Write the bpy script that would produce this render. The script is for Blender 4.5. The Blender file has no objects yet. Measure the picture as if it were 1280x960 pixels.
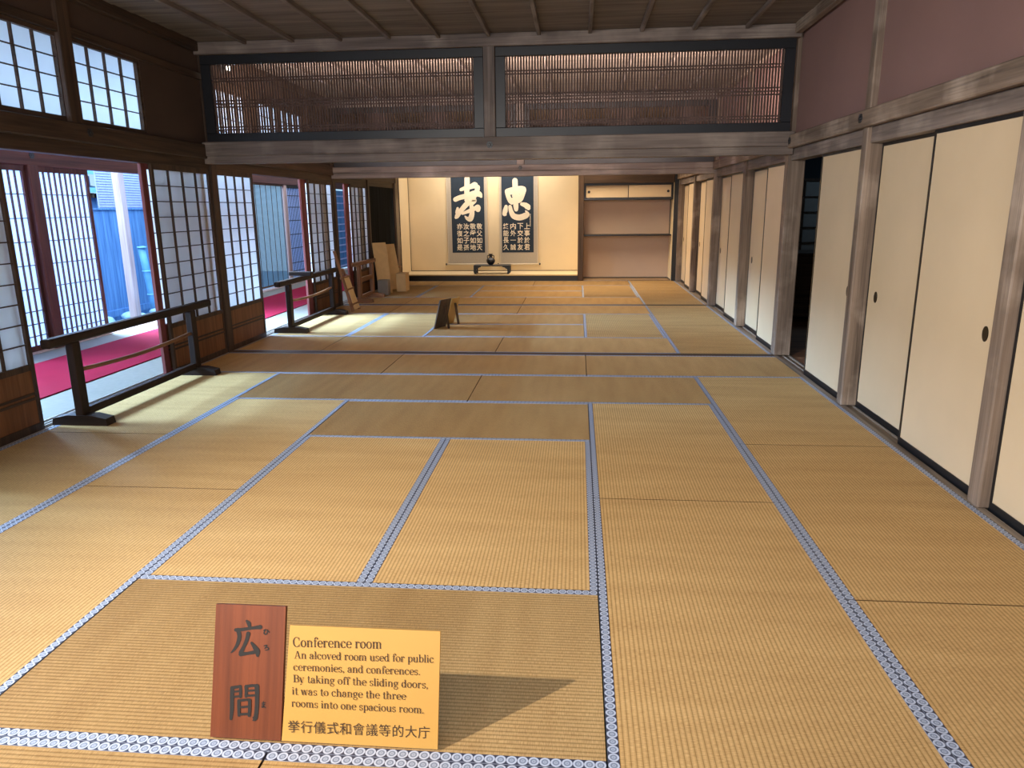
import bpy, bmesh, math, random
from mathutils import Vector, Matrix
random.seed(7)
S = bpy.context.scene
COL = S.collection
R = math.radians
U = 0.955            # one half-mat module of the straw mat grid (m)

# ------------------------------------------------------------------ camera
cam_d = bpy.data.cameras.new('camera')
cam = bpy.data.objects.new('camera', cam_d); COL.objects.link(cam)
F_PX, PITCH, YAW, ROLL = 907.135, -0.2379146, 0.0897180, -0.0102081
cam_d.sensor_width = 36; cam_d.lens = 36*F_PX/1280; cam_d.clip_start = .03
fw = Vector((-math.sin(YAW)*math.cos(PITCH), math.cos(YAW)*math.cos(PITCH), math.sin(PITCH)))
rt = Vector((math.cos(YAW), math.sin(YAW), 0)); up = rt.cross(fw)
r2 = math.cos(ROLL)*rt + math.sin(ROLL)*up; u2 = -math.sin(ROLL)*rt + math.cos(ROLL)*up
m3 = Matrix((r2, u2, -fw)).transposed()
cam.matrix_world = Matrix.Translation((-2.00967, -1.68337, 1.48859)) @ m3.to_4x4()
S.camera = cam

# ------------------------------------------------------------------ exposure, world, lights
S.view_settings.view_transform = 'Standard'; S.view_settings.look = 'None'
S.view_settings.gamma = 1; S.view_settings.use_curve_mapping = False
S.view_settings.exposure = 0.32
try:
    S.cycles.use_denoising = True; S.cycles.max_bounces = 8; S.cycles.diffuse_bounces = 5
    S.cycles.sample_clamp_indirect = 4
except Exception: pass
w = bpy.data.worlds.new('sky'); S.world = w; w.use_nodes = True
bg = w.node_tree.nodes['Background']; bg.inputs[0].default_value = (0.45, 0.72, 1.0, 1); bg.inputs[1].default_value = 0.9

def area(name, loc, target, sx, sy, power, color, spread=180):
    l = bpy.data.lights.new(name, 'AREA'); l.shape = 'RECTANGLE'; l.size = sx; l.size_y = sy
    l.energy = power; l.color = color; l.spread = R(spread)
    o = bpy.data.objects.new(name, l); COL.objects.link(o); o.location = loc
    d = Vector(target)-Vector(loc)
    d.normalize(); ax = d.cross(Vector((0, 0, 1))).normalized(); ay = (-d).cross(ax)
    o.rotation_euler = Matrix((ax, ay, -d)).transposed().to_euler()          # local x stays level
    return o
def spot(name, loc, target, power, color, radius, angle, blend=.5):
    l = bpy.data.lights.new(name, 'SPOT'); l.energy = power; l.color = color; l.shadow_soft_size = radius
    l.spot_size = R(angle); l.spot_blend = blend
    o = bpy.data.objects.new(name, l); COL.objects.link(o); o.location = loc
    o.rotation_euler = (Vector(target)-Vector(loc)).to_track_quat('-Z', 'Y').to_euler()
    return o
# daylight that falls into the veranda through its clerestory, from one end to the other
area('veranda_daylight_near', (-7.6, 3.2, 2.55), (-5.6, 3.2, 0.3), 10.5, .5, 46, (.76, .86, 1.0))
area('veranda_daylight_far', (-7.6, 12.0, 2.55), (-5.6, 12.0, 0.3), 7.0, .5, 90, (.80, .88, 1.0))
# sky light over the garden
area('garden_skylight', (-9.0, 9.0, 5.2), (-10.2, 9.0, 0), 10.0, 3.0, 1050, (.42, .70, 1.0))
area('garden_daylight', (-10.2, 6.5, 4.3), (-7.9, 6.5, 1.0), 15.0, 1.2, 540, (.66, .82, 1.0))
area('garden_daylight_low_near', (-10.1, 3.3, 2.75), (-4.8, 3.7, 0), 2.6, 1.0, 360, (.36, .63, 1.0), 100)
area('garden_daylight_low_far', (-10.1, 7.7, 2.75), (-4.6, 7.8, 0), 3.0, 1.0, 1050, (.40, .66, 1.0), 100)
# daylight from the open side behind the visitor
area('entrance_daylight', (-3.4, -3.4, 1.9), (-3.0, 4.0, 1.9), 4.6, 2.2, 140, (1.0, .88, .78))
# lamp of the visitors' corridor, behind on the left
spot('corridor_lamp', (-4.98, -1.51, 2.44), (-2.0, 1.9, 0), 960, (1.0, .915, .80), .015, 88, 1)
# lamps of the far room and of the picture alcove
area('far_room_lamp', (-2.2, 12.2, 2.85), (-1.2, 12.0, 0), 2.0, .6, 74, (1.0, .78, .52), 130)
area('alcove_lamp', (-3.8, 13.75, 2.6), (-3.8, 14.45, .9), 2.6, .15, 36, (1.0, .88, .74))
area('middle_room_fill', (-2.9, 6.15, 2.2), (-2.9, 6.9, 3.1), 5.4, .2, 190, (1.0, .78, .68), 130)  # added fill hidden behind the near lintel, no fixture there; brightens the ceiling
area('far_room_fill', (-2.9, 10.1, 2.2), (-2.9, 10.8, 3.1), 5.4, .2, 14, (1.0, .80, .70), 130)  # the same upward fill behind the far lintel
area('side_room_fill', (2.6, 9.4, 2.5), (1.2, 8.4, .4), .6, .6, 5, (.5, .75, 1.0))  # added dim fill without a known source, lifts the side room out of black

# ------------------------------------------------------------------ materials
def new_mat(name):
    m = bpy.data.materials.new(name); m.use_nodes = True
    nt = m.node_tree; p = nt.nodes['Principled BSDF']
    return m, nt, p
def N(nt, t, **kw):
    n = nt.nodes.new(t)
    for k, v in kw.items(): setattr(n, k, v)
    return n
def ramp(nt, stops):
    r = N(nt, 'ShaderNodeValToRGB'); e = r.color_ramp.elements
    while len(e) < len(stops): e.new(.5)
    for i, (p, c) in enumerate(stops):
        e[i].position = p; e[i].color = (*c, 1)
    return r
def srgb(*c):
    return tuple(((x/255)/12.92 if x/255 <= .04045 else ((x/255+.055)/1.055)**2.4) for x in c)

def wood(name, dark, light, axis='Z', rough=.65, scale=1.0, worn=None, spec=.3):
    m, nt, p = new_mat(name)
    tc = N(nt, 'ShaderNodeTexCoord'); oi = N(nt, 'ShaderNodeObjectInfo')
    ad = N(nt, 'ShaderNodeVectorMath', operation='ADD'); sc = N(nt, 'ShaderNodeVectorMath', operation='SCALE')
    cmb = N(nt, 'ShaderNodeCombineXYZ')
    for i in range(3): nt.links.new(oi.outputs['Random'], cmb.inputs[i])
    sc.inputs['Scale'].default_value = 17.0
    nt.links.new(cmb.outputs[0], sc.inputs[0]); nt.links.new(tc.outputs['Object'], ad.inputs[0]); nt.links.new(sc.outputs[0], ad.inputs[1])
    mp = N(nt, 'ShaderNodeMapping'); s = [14*scale]*3; s['XYZ'.index(axis)] = 0.8*scale
    mp.inputs['Scale'].default_value = s; nt.links.new(ad.outputs[0], mp.inputs[0])
    n1 = N(nt, 'ShaderNodeTexNoise'); n1.inputs['Scale'].default_value = 1.0; n1.inputs['Detail'].default_value = 6; n1.inputs['Distortion'].default_value = .6
    nt.links.new(mp.outputs[0], n1.inputs['Vector'])
    mp2 = N(nt, 'ShaderNodeMapping'); s = [90*scale]*3; s['XYZ'.index(axis)] = 2.2*scale
    mp2.inputs['Scale'].default_value = s; nt.links.new(ad.outputs[0], mp2.inputs[0])
    n2 = N(nt, 'ShaderNodeTexNoise'); n2.inputs['Scale'].default_value = 1.0; n2.inputs['Detail'].default_value = 3
    nt.links.new(mp2.outputs[0], n2.inputs['Vector'])
    mix = N(nt, 'ShaderNodeMath', operation='ADD'); ml = N(nt, 'ShaderNodeMath', operation='MULTIPLY'); ml.inputs[1].default_value = .5
    nt.links.new(n2.outputs['Fac'], ml.inputs[0]); nt.links.new(n1.outputs['Fac'], mix.inputs[0]); nt.links.new(ml.outputs[0], mix.inputs[1])
    cr = ramp(nt, [(.45, dark), (1.0, light)]); nt.links.new(mix.outputs[0], cr.inputs[0])
    out = cr.outputs[0]
    if worn:
        n3 = N(nt, 'ShaderNodeTexNoise'); n3.inputs['Scale'].default_value = 2.6; n3.inputs['Detail'].default_value = 5
        nt.links.new(ad.outputs[0], n3.inputs['Vector'])
        r3 = ramp(nt, [(.5, (0, 0, 0)), (.72, (1, 1, 1))]); nt.links.new(n3.outputs['Fac'], r3.inputs[0])
        mm = N(nt, 'ShaderNodeMath', operation='MULTIPLY'); nt.links.new(r3.outputs[0], mm.inputs[0]); nt.links.new(n2.outputs['Fac'], mm.inputs[1])
        mx = N(nt, 'ShaderNodeMixRGB'); mx.inputs[2].default_value = (*worn, 1)
        nt.links.new(mm.outputs[0], mx.inputs[0]); nt.links.new(out, mx.inputs[1]); out = mx.outputs[0]
    nt.links.new(out, p.inputs['Base Color'])
    p.inputs['Roughness'].default_value = rough; p.inputs['Specular IOR Level'].default_value = spec
    b = N(nt, 'ShaderNodeBump'); b.inputs['Strength'].default_value = .35; b.inputs['Distance'].default_value = .004
    nt.links.new(mix.outputs[0], b.inputs['Height']); nt.links.new(b.outputs[0], p.inputs['Normal'])
    return m
def plain(name, c, rough=.6, var=.12, scale=6, bump=0, bscale=200, metal=0, spec=.4):
    m, nt, p = new_mat(name)
    tc = N(nt, 'ShaderNodeTexCoord'); n = N(nt, 'ShaderNodeTexNoise'); n.inputs['Scale'].default_value = scale; n.inputs['Detail'].default_value = 5
    nt.links.new(tc.outputs['Object'], n.inputs['Vector'])
    a = tuple(x*(1-var) for x in c); b_ = tuple(min(1, x*(1+var)) for x in c)
    cr = ramp(nt, [(.3, a), (.7, b_)]); nt.links.new(n.outputs['Fac'], cr.inputs[0]); nt.links.new(cr.outputs[0], p.inputs['Base Color'])
    p.inputs['Roughness'].default_value = rough; p.inputs['Metallic'].default_value = metal; p.inputs['Specular IOR Level'].default_value = spec
    if bump:
        n2 = N(nt, 'ShaderNodeTexNoise'); n2.inputs['Scale'].default_value = bscale; nt.links.new(tc.outputs['Object'], n2.inputs['Vector'])
        b = N(nt, 'ShaderNodeBump'); b.inputs['Strength'].default_value = bump; b.inputs['Distance'].default_value = .003
        nt.links.new(n2.outputs['Fac'], b.inputs['Height']); nt.links.new(b.outputs[0], p.inputs['Normal'])
    return m
def paper(name, c, trans):
    m, nt, p = new_mat(name)
    out = nt.nodes['Material Output']; nt.nodes.remove(p)
    tc = N(nt, 'ShaderNodeTexCoord'); n = N(nt, 'ShaderNodeTexNoise'); n.inputs['Scale'].default_value = 3; n.inputs['Detail'].default_value = 6
    nt.links.new(tc.outputs['Object'], n.inputs['Vector'])
    cr = ramp(nt, [(.3, tuple(x*.94 for x in c)), (.7, c)]); nt.links.new(n.outputs['Fac'], cr.inputs[0])
    d = N(nt, 'ShaderNodeBsdfDiffuse'); t = N(nt, 'ShaderNodeBsdfTranslucent'); mx = N(nt, 'ShaderNodeMixShader'); mx.inputs[0].default_value = trans
    nt.links.new(cr.outputs[0], d.inputs[0]); nt.links.new(cr.outputs[0], t.inputs[0])
    nt.links.new(d.outputs[0], mx.inputs[1]); nt.links.new(t.outputs[0], mx.inputs[2]); nt.links.new(mx.outputs[0], out.inputs[0])
    return m

def tatami_mat_material():
    m, nt, p = new_mat('woven_rush')
    tc = N(nt, 'ShaderNodeTexCoord'); oi = N(nt, 'ShaderNodeObjectInfo')
    sx = N(nt, 'ShaderNodeSeparateXYZ'); nt.links.new(tc.outputs['Object'], sx.inputs[0])
    # ribs run along local x, spaced across local y
    f = N(nt, 'ShaderNodeMath', operation='MULTIPLY'); f.inputs[1].default_value = 1/.0165
    nt.links.new(sx.outputs['Y'], f.inputs[0])
    fr = N(nt, 'ShaderNodeMath', operation='PINGPONG'); fr.inputs[1].default_value = .5; nt.links.new(f.outputs[0], fr.inputs[0])
    mu = N(nt, 'ShaderNodeMath', operation='MULTIPLY'); mu.inputs[1].default_value = 2; nt.links.new(fr.outputs[0], mu.inputs[0])
    pw = N(nt, 'ShaderNodeMath', operation='POWER'); pw.inputs[1].default_value = .45; nt.links.new(mu.outputs[0], pw.inputs[0])
    # single straws cross the ribs
    mp = N(nt, 'ShaderNodeMapping'); mp.inputs['Scale'].default_value = (420, 45, 1); nt.links.new(tc.outputs['Object'], mp.inputs[0])
    n = N(nt, 'ShaderNodeTexNoise'); n.inputs['Scale'].default_value = 1; n.inputs['Detail'].default_value = 2; nt.links.new(mp.outputs[0], n.inputs['Vector'])
    mp2 = N(nt, 'ShaderNodeMapping'); mp2.inputs['Scale'].default_value = (9, 1.3, 1); nt.links.new(tc.outputs['Object'], mp2.inputs[0])
    ad = N(nt, 'ShaderNodeVectorMath', operation='ADD'); nt.links.new(mp2.outputs[0], ad.inputs[0]); 
    cb = N(nt, 'ShaderNodeCombineXYZ'); sc = N(nt, 'ShaderNodeMath', operation='MULTIPLY'); sc.inputs[1].default_value = 50
    nt.links.new(oi.outputs['Random'], sc.inputs[0]); nt.links.new(sc.outputs[0], cb.inputs[0]); nt.links.new(cb.outputs[0], ad.inputs[1])
    n2 = N(nt, 'ShaderNodeTexNoise'); n2.inputs['Scale'].default_value = 1; n2.inputs['Detail'].default_value = 4; nt.links.new(ad.outputs[0], n2.inputs['Vector'])
    c1 = ramp(nt, [(.28, srgb(188, 148, 98)), (.58, srgb(227, 188, 130)), (.8, srgb(244, 212, 160))])
    av = N(nt, 'ShaderNodeMath', operation='ADD'); h1 = N(nt, 'ShaderNodeMath', operation='MULTIPLY'); h1.inputs[1].default_value = .68
    h2 = N(nt, 'ShaderNodeMath', operation='MULTIPLY'); h2.inputs[1].default_value = .32
    nt.links.new(n.outputs['Fac'], h1.inputs[0]); nt.links.new(n2.outputs['Fac'], h2.inputs[0]); nt.links.new(h1.outputs[0], av.inputs[0]); nt.links.new(h2.outputs[0], av.inputs[1])
    nt.links.new(av.outputs[0], c1.inputs[0])
    dk = ramp(nt, [(0, (.26, .22, .16)), (.5, (.80, .77, .72)), (1, (1, 1, 1))]); nt.links.new(pw.outputs[0], dk.inputs[0])
    mx = N(nt, 'ShaderNodeMixRGB', blend_type='MULTIPLY'); mx.inputs[0].default_value = 1
    nt.links.new(c1.outputs[0], mx.inputs[1]); nt.links.new(dk.outputs[0], mx.inputs[2]); nt.links.new(mx.outputs[0], p.inputs['Base Color'])
    hs = N(nt, 'ShaderNodeMath', operation='MULTIPLY_ADD'); hs.inputs[1].default_value = .25
    nt.links.new(n.outputs['Fac'], hs.inputs[0]); nt.links.new(pw.outputs[0], hs.inputs[2])
    b = N(nt, 'ShaderNodeBump'); b.inputs['Strength'].default_value = .5; b.inputs['Distance'].default_value = .0025
    nt.links.new(hs.outputs[0], b.inputs['Height']); nt.links.new(b.outputs[0], p.inputs['Normal'])
    p.inputs['Roughness'].default_value = .6; p.inputs['Specular IOR Level'].default_value = .25
    # sheen of the straws: light is mirrored in a cone about each straw (straws run across the mat)
    hb = N(nt, 'ShaderNodeBsdfHair', component='Reflection'); hb.inputs['RoughnessU'].default_value = .45; hb.inputs['RoughnessV'].default_value = 1.0
    tg = N(nt, 'ShaderNodeTangent', direction_type='UV_MAP', uv_map='UVMap'); nt.links.new(tg.outputs[0], hb.inputs['Tangent'])
    nt.links.new(mx.outputs[0], hb.inputs['Color'])
    ms = N(nt, 'ShaderNodeMixShader'); ms.inputs[0].default_value = .7; out = nt.nodes['Material Output']
    nt.links.new(p.outputs[0], ms.inputs[1]); nt.links.new(hb.outputs[0], ms.inputs[2]); nt.links.new(ms.outputs[0], out.inputs[0])
    return m
def heri_material():
    m, nt, p = new_mat('border_brocade')
    uv = N(nt, 'ShaderNodeUVMap', uv_map='UVMap'); sp = N(nt, 'ShaderNodeSeparateXYZ'); nt.links.new(uv.outputs[0], sp.inputs[0])
    fx = N(nt, 'ShaderNodeMath', operation='FRACT'); nt.links.new(sp.outputs['X'], fx.inputs[0])
    def sub(o):
        s = N(nt, 'ShaderNodeMath', operation='SUBTRACT'); s.inputs[1].default_value = .5; nt.links.new(o, s.inputs[0]); return s.outputs[0]
    cb = N(nt, 'ShaderNodeCombineXYZ'); nt.links.new(sub(fx.outputs[0]), cb.inputs[0]); nt.links.new(sub(sp.outputs['Y']), cb.inputs[1])
    ln = N(nt, 'ShaderNodeVectorMath', operation='LENGTH'); nt.links.new(cb.outputs[0], ln.inputs[0])
    grey = srgb(112, 123, 144); white = srgb(174, 183, 203); dark = srgb(50, 54, 74)
    cr = ramp(nt, [(0, white), (.07, grey), (.14, white), (.19, grey), (.30, grey), (.34, white), (.47, white), (.50, dark)])
    cr.color_ramp.interpolation = 'LINEAR'
    nt.links.new(ln.outputs['Value'], cr.inputs[0]); nt.links.new(cr.outputs[0], p.inputs['Base Color'])
    p.inputs['Roughness'].default_value = .55
    return m

M = {}
M['rush'] = tatami_mat_material(); M['heri'] = heri_material()
M['rush_edge'] = plain('mat_edge', srgb(84, 62, 40), .95, spec=.05)
for ax in 'XYZ':
    M['post'+ax] = wood('weathered_post_'+ax, srgb(68, 57, 50), srgb(140, 122, 108), ax, .7, worn=srgb(190, 174, 160))
    M['beam'+ax] = wood('old_beam_'+ax, srgb(74, 65, 62), srgb(136, 123, 116), ax, .65, worn=srgb(168, 156, 146))
    M['dark'+ax] = wood('dark_wood_'+ax, srgb(38, 29, 24), srgb(86, 66, 52), ax, .6)
    M['red'+ax] = wood('reddish_wood_'+ax, srgb(54, 27, 24), srgb(104, 58, 48), ax, .6)
    M['edge'+ax] = wood('red_edge_wood_'+ax, srgb(84, 42, 42), srgb(146, 80, 76), ax, .6)  # brighter copy of the reddish wood, pinkish light painted into its colour
    M['brown'+ax] = wood('brown_wood_'+ax, srgb(92, 60, 40), srgb(160, 114, 80), ax, .6)
    M['stand'+ax] = wood('stand_wood_'+ax, srgb(22, 15, 12), srgb(52, 37, 29), ax, .55, spec=.2)
M['board'] = wood('ceiling_board', srgb(82, 73, 67), srgb(132, 119, 109), 'X', .7)
M['panel'] = wood('wainscot_board', srgb(92, 58, 34), srgb(140, 94, 60), 'Z', .6)
M['outer'] = wood('outer_floor_wood', srgb(120, 110, 100), srgb(180, 172, 165), 'Y', .5)
M['sill'] = wood('sill_wood', srgb(84, 70, 58), srgb(150, 136, 122), 'Y', .5)
M['black'] = plain('black_lacquer', srgb(20, 22, 26), .32, .2, spec=.5)
M['ironblack'] = plain('dark_frame', srgb(24, 26, 32), .4, .2, spec=.5)
M['lattice'] = wood('lattice_wood', srgb(58, 44, 41), srgb(96, 76, 70), 'Z', .6)
M['fusuma'] = plain('fusuma_paper', srgb(202, 181, 151), .85, .05, 1.8)
M['maroon'] = plain('maroon_plaster', srgb(128, 99, 94), .95, .05, 1.5, .3, 300)
M['umber'] = plain('umber_plaster', srgb(74, 56, 46), .95, .08, 2, .3, 300)
M['cream'] = plain('alcove_plaster', srgb(228, 208, 170), .9, .03, 2)
M['mauve'] = plain('shelf_wall_paper', srgb(190, 166, 146), .9, .04, 1.5)
M['white'] = plain('white_plaster', srgb(225, 215, 214), .9, .03, 2)
M['shoji'] = paper('shoji_paper', srgb(226, 226, 226), .62)
M['shoji_bright'] = paper('brightened_shoji_paper', srgb(248, 248, 246), .9)  # brightened copy of the shoji paper, offsets the shade where screens overlap
M['shoji_out'] = paper('outer_shoji_paper', srgb(214, 222, 244), .75)
M['carpet'] = plain('red_felt', srgb(136, 18, 46), .95, .06, 4, .4, 400, spec=.1)
M['goza'] = plain('veranda_matting', srgb(128, 124, 115), .8, .06, 20, .3, 200)
M['ink'] = plain('black_ink', srgb(22, 18, 16), .7, .1)
M['text'] = plain('printed_ink', srgb(52, 34, 16), .7, .1)
M['yellow'] = plain('yellow_card', srgb(174, 132, 62), .45, .04, 3)
M['signwood'] = wood('sign_board_wood', srgb(82, 39, 18), srgb(114, 58, 30), 'Z', .4)
M['navy'] = plain('rubbing_navy', srgb(40, 52, 66), .85, .06, 8)
M['rubwhite'] = plain('rubbing_cream', srgb(236, 222, 196), .85, .04, 8)
M['silk'] = plain('scroll_silk', srgb(178, 168, 152), .8, .05, 40)
M['ivory'] = plain('scroll_inner', srgb(216, 206, 186), .8, .04, 20)
M['vase'] = plain('dark_bronze', srgb(28, 34, 46), .35, .3, 10, spec=.6)
M['bluecast_wood'] = wood('garden_board', srgb(52, 92, 140), srgb(104, 144, 190), 'Z', .7)  # blue of the daylight put into the colour; also bamboo, stone, gravel, tile
M['palewood'] = wood('pale_post', srgb(176, 142, 134), srgb(214, 188, 182), 'Z', .7)
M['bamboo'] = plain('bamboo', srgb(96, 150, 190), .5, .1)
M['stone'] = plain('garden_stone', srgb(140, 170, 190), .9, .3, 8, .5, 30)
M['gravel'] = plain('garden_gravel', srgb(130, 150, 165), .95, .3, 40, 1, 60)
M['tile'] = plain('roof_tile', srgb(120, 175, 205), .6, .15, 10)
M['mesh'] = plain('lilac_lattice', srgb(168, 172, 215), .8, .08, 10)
M['card'] = plain('cardboard', srgb(224, 196, 146), .8, .06, 10)
M['grey'] = plain('grey_board', srgb(140, 138, 134), .7, .06, 10)
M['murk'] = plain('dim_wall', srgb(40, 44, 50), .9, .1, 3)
M['pull'] = plain('door_pull_metal', srgb(58, 48, 32), .4, .2, 20, metal=.6)
M['steel'] = plain('lamp_metal', srgb(60, 60, 62), .4, .1)
mb, nt_, p_ = new_mat('lamp_glow'); p_.inputs['Emission Color'].default_value = (1, .9, .75, 1); p_.inputs['Emission Strength'].default_value = 14; M['glow'] = mb

# ------------------------------------------------------------------ mesh helpers
class MB:
    def __init__(s): s.bm = bmesh.new(); s.uv = None
    def box(s, x0, x1, y0, y1, z0, z1, bev=0, mi=0):
        x0, x1 = min(x0, x1), max(x0, x1); y0, y1 = min(y0, y1), max(y0, y1); z0, z1 = min(z0, z1), max(z0, z1)
        v = [s.bm.verts.new(c) for c in ((x0,y0,z0),(x1,y0,z0),(x1,y1,z0),(x0,y1,z0),(x0,y0,z1),(x1,y0,z1),(x1,y1,z1),(x0,y1,z1))]
        fs = [s.bm.faces.new([v[i] for i in q]) for q in ((0,3,2,1),(4,5,6,7),(0,1,5,4),(1,2,6,5),(2,3,7,6),(3,0,4,7))]
        for f in fs: f.material_index = mi
        if bev:
            es = list({e for f in fs for e in f.edges})
            bmesh.ops.bevel(s.bm, geom=es, offset=bev, segments=1, affect='EDGES', profile=.5)
        return v
    def hexa(s, pts, mi=0):
        v = [s.bm.verts.new(c) for c in pts]
        for q in ((0,3,2,1),(4,5,6,7),(0,1,5,4),(1,2,6,5),(2,3,7,6),(3,0,4,7)):
            s.bm.faces.new([v[i] for i in q]).material_index = mi
    def tube(s, pts, r, n=10, cap=True):
        pts = [Vector(p) for p in pts]; rings = []
        for i, p in enumerate(pts):
            d = (pts[min(i+1, len(pts)-1)]-pts[max(i-1, 0)]).normalized()
            a = d.orthogonal().normalized() if i == 0 else (a - d*a.dot(d)).normalized()
            b = d.cross(a); rr = r[i] if isinstance(r, (list, tuple)) else r
            rings.append([s.bm.verts.new(p+a*rr*math.cos(2*math.pi*k/n)+b*rr*math.sin(2*math.pi*k/n)) for k in range(n)])
        for i in range(len(rings)-1):
            for k in range(n):
                f = s.bm.faces.new((rings[i][k], rings[i][(k+1) % n], rings[i+1][(k+1) % n], rings[i+1][k])); f.smooth = True
        if cap: s.bm.faces.new(rings[0][::-1]); s.bm.faces.new(rings[-1])
    def lathe(s, prof, c=(0,0,0), n=24):
        rings = [[s.bm.verts.new((c[0]+r*math.cos(2*math.pi*k/n), c[1]+r*math.sin(2*math.pi*k/n), c[2]+z)) for k in range(n)] for r, z in prof]
        for i in range(len(rings)-1):
            for k in range(n):
                f = s.bm.faces.new((rings[i][k], rings[i][(k+1) % n], rings[i+1][(k+1) % n], rings[i+1][k])); f.smooth = True
        s.bm.faces.new(rings[0][::-1]); s.bm.faces.new(rings[-1])
    def prism(s, poly, d0, d1, axis='Y'):
        """poly of (a, b) extruded along axis from d0 to d1"""
        def P(a, b, d): return {'Y': (a, d, b), 'X': (d, a, b), 'Z': (a, b, d)}[axis]
        A = [s.bm.verts.new(P(a, b, d0)) for a, b in poly]; B = [s.bm.verts.new(P(a, b, d1)) for a, b in poly]
        s.bm.faces.new(A); s.bm.faces.new(B[::-1]); n = len(poly)
        for i in range(n): s.bm.faces.new((A[i], A[(i+1) % n], B[(i+1) % n], B[i])[::-1])
    def build(s, name, mats, parent=None, loc=None, fix=True):
        if fix: bmesh.ops.recalc_face_normals(s.bm, faces=s.bm.faces)
        me = bpy.data.meshes.new(name); s.bm.to_mesh(me); s.bm.free()
        for m in (mats if isinstance(mats, (list, tuple)) else [mats]): me.materials.append(m)
        o = bpy.data.objects.new(name, me); COL.objects.link(o)
        if parent: o.parent = parent
        if loc: o.location = loc
        return o
def tag(o, label=None, cat=None, group=None, kind=None):
    if label: o['label'] = label
    if cat: o['category'] = cat
    if group: o['group'] = group
    if kind: o['kind'] = kind
    return o
def thing(name, label, cat, loc=(0,0,0), rz=0, group=None):
    o = bpy.data.objects.new(name, None); COL.objects.link(o); o.empty_display_size = .1
    o.location = loc; o.rotation_euler = (0, 0, rz); return tag(o, label, cat, group)
def struct(name, mb_, mat, parent=None):
    o = mb_.build(name, mat, parent)
    if not parent: o['kind'] = 'structure'
    return o
TR = [0]
def trim(mb_, mat):
    TR[0] += 1
    return struct('trim_%d' % TR[0], mb_, mat)
def trimbox(x0, x1, y0, y1, z0, z1, mat, bev=.006):
    m = MB(); cx, cy = (x0+x1)/2, (y0+y1)/2
    m.box(x0-cx, x1-cx, y0-cy, y1-cy, 0, z1-z0, bev); o = trim(m, mat); o.location = (cx, cy, z0); return o
def copy_tree(o, parent=None):
    c = o.copy(); COL.objects.link(c)
    if parent: c.parent = parent
    for ch in list(o.children): copy_tree(ch, c)
    return c

# ------------------------------------------------------------------ main levels
Y1a, Y1b = 5.73, 5.84        # sill between near and middle room
Y2a, Y2b = 9.66, 9.77        # sill between middle and far room
Y3 = 13.59                   # front of the alcove
XL = -5.73                   # left end of the mats
KZ = 1.905                   # height of the sliding door heads
CZ = 3.10                    # ceiling boards

# ------------------------------------------------------------------ room shell
m = MB(); m.box(-9.6+1.55, 3.6, -4.2, 15.0, -.16, -.06); m.box(-8.05, -5.9, 15, 19, -.16, -.06)
struct('floor', m, M['dark'+'Y'])
m = MB()
y = -4.2
while y < 14.6:                                  # lapped ceiling boards
    m.hexa([(-5.95, y, CZ+.012), (.3, y, CZ+.012), (.3, y+.30, CZ), (-5.95, y+.30, CZ),
            (-5.95, y, CZ+.03), (.3, y, CZ+.03), (.3, y+.30, CZ+.018), (-5.95, y+.30, CZ+.018)])
    y += .285
m.box(-5.95, .3, -4.2, 14.7, CZ+.04, CZ+.07)
struct('ceiling', m, M['board'])
for (ya, yb) in ((-4.2, 5.72), (5.85, 9.65), (9.78, 13.6)):
    m = MB()
    for k in range(1, 12):
        x = -k*U/2
        m.box(x-.017, x+.017, ya, yb, CZ-.035, CZ+.005, .004)
    trim(m, M['beamY'])
    m = MB(); m.box(-.045, .02, ya, yb, CZ-.085, CZ+.01, .006); trim(m, M['postY'])
    m = MB(); m.box(-5.80, -5.735, ya, yb, CZ-.085, CZ+.01, .006); trim(m, M['darkY'])

# right wall: sill, posts, head beam, plaster
m = MB(); m.box(0.0, .17, -4.2, 13.6, -.05, -.012); m.box(0, .045, -4.2, 13.6, -.02, 0); m.box(.098, .106, -4.2, 13.6, -.02, 0); m.box(.150, .17, -4.2, 13.6, -.02, 0)
trim(m, M['sill'])
RP = [(-.12, -.01), (1.897, 2.005), (3.852, 3.952), (5.795, 5.925), (7.65, 7.757), (9.65, 9.775), (11.55, 11.655), (13.52, 13.63)]
for i, (a, b) in enumerate(RP):
    big = i in (3, 5)
    trimbox(.004, .165, a, b, -.0, CZ, M['postZ'], .008)
for (a, b) in zip(RP[:-1], RP[1:]):
    trimbox(.030, .150, a[1], b[0], KZ+.0, 2.015, M['beamY'], .004)       # grooved head
m = MB(); m.box(-.035, .02, -4.2, 13.6, 2.012, 2.130, .008); trim(m, M['postY'])
m = MB(); m.box(.05, .12, -4.2, 13.6, 2.015, CZ+.01); struct('wall_right', m, M['maroon'])

# left wall
LP = [(-.12, -.01), (1.89, 2.0), (5.80, 5.925), (9.655, 9.775), (11.56, 11.665), (13.5, 13.62)]
XF = -5.785
for (a, b) in LP:
    trimbox(-5.90, XF+.012, a, b, -.05, CZ, M['darkZ'], .008)
m = MB(); m.box(-5.92, XL, -.12, 13.6, -.06, -.014)
for x in (-5.92, -5.868, -5.825, -5.755): m.box(x, x+.012, -.12, 13.6, -.02, 0)
trim(m, M['outer'])
for a, b in zip(LP[:-1], LP[1:]):
    trimbox(-5.89, -5.79, a[1], b[0], KZ, 2.02, M['darkY'], .004)
m = MB(); m.box(-5.80, -5.755, -.12, 13.6, 2.005, 2.145, .008); trim(m, M['darkY'])
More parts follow.
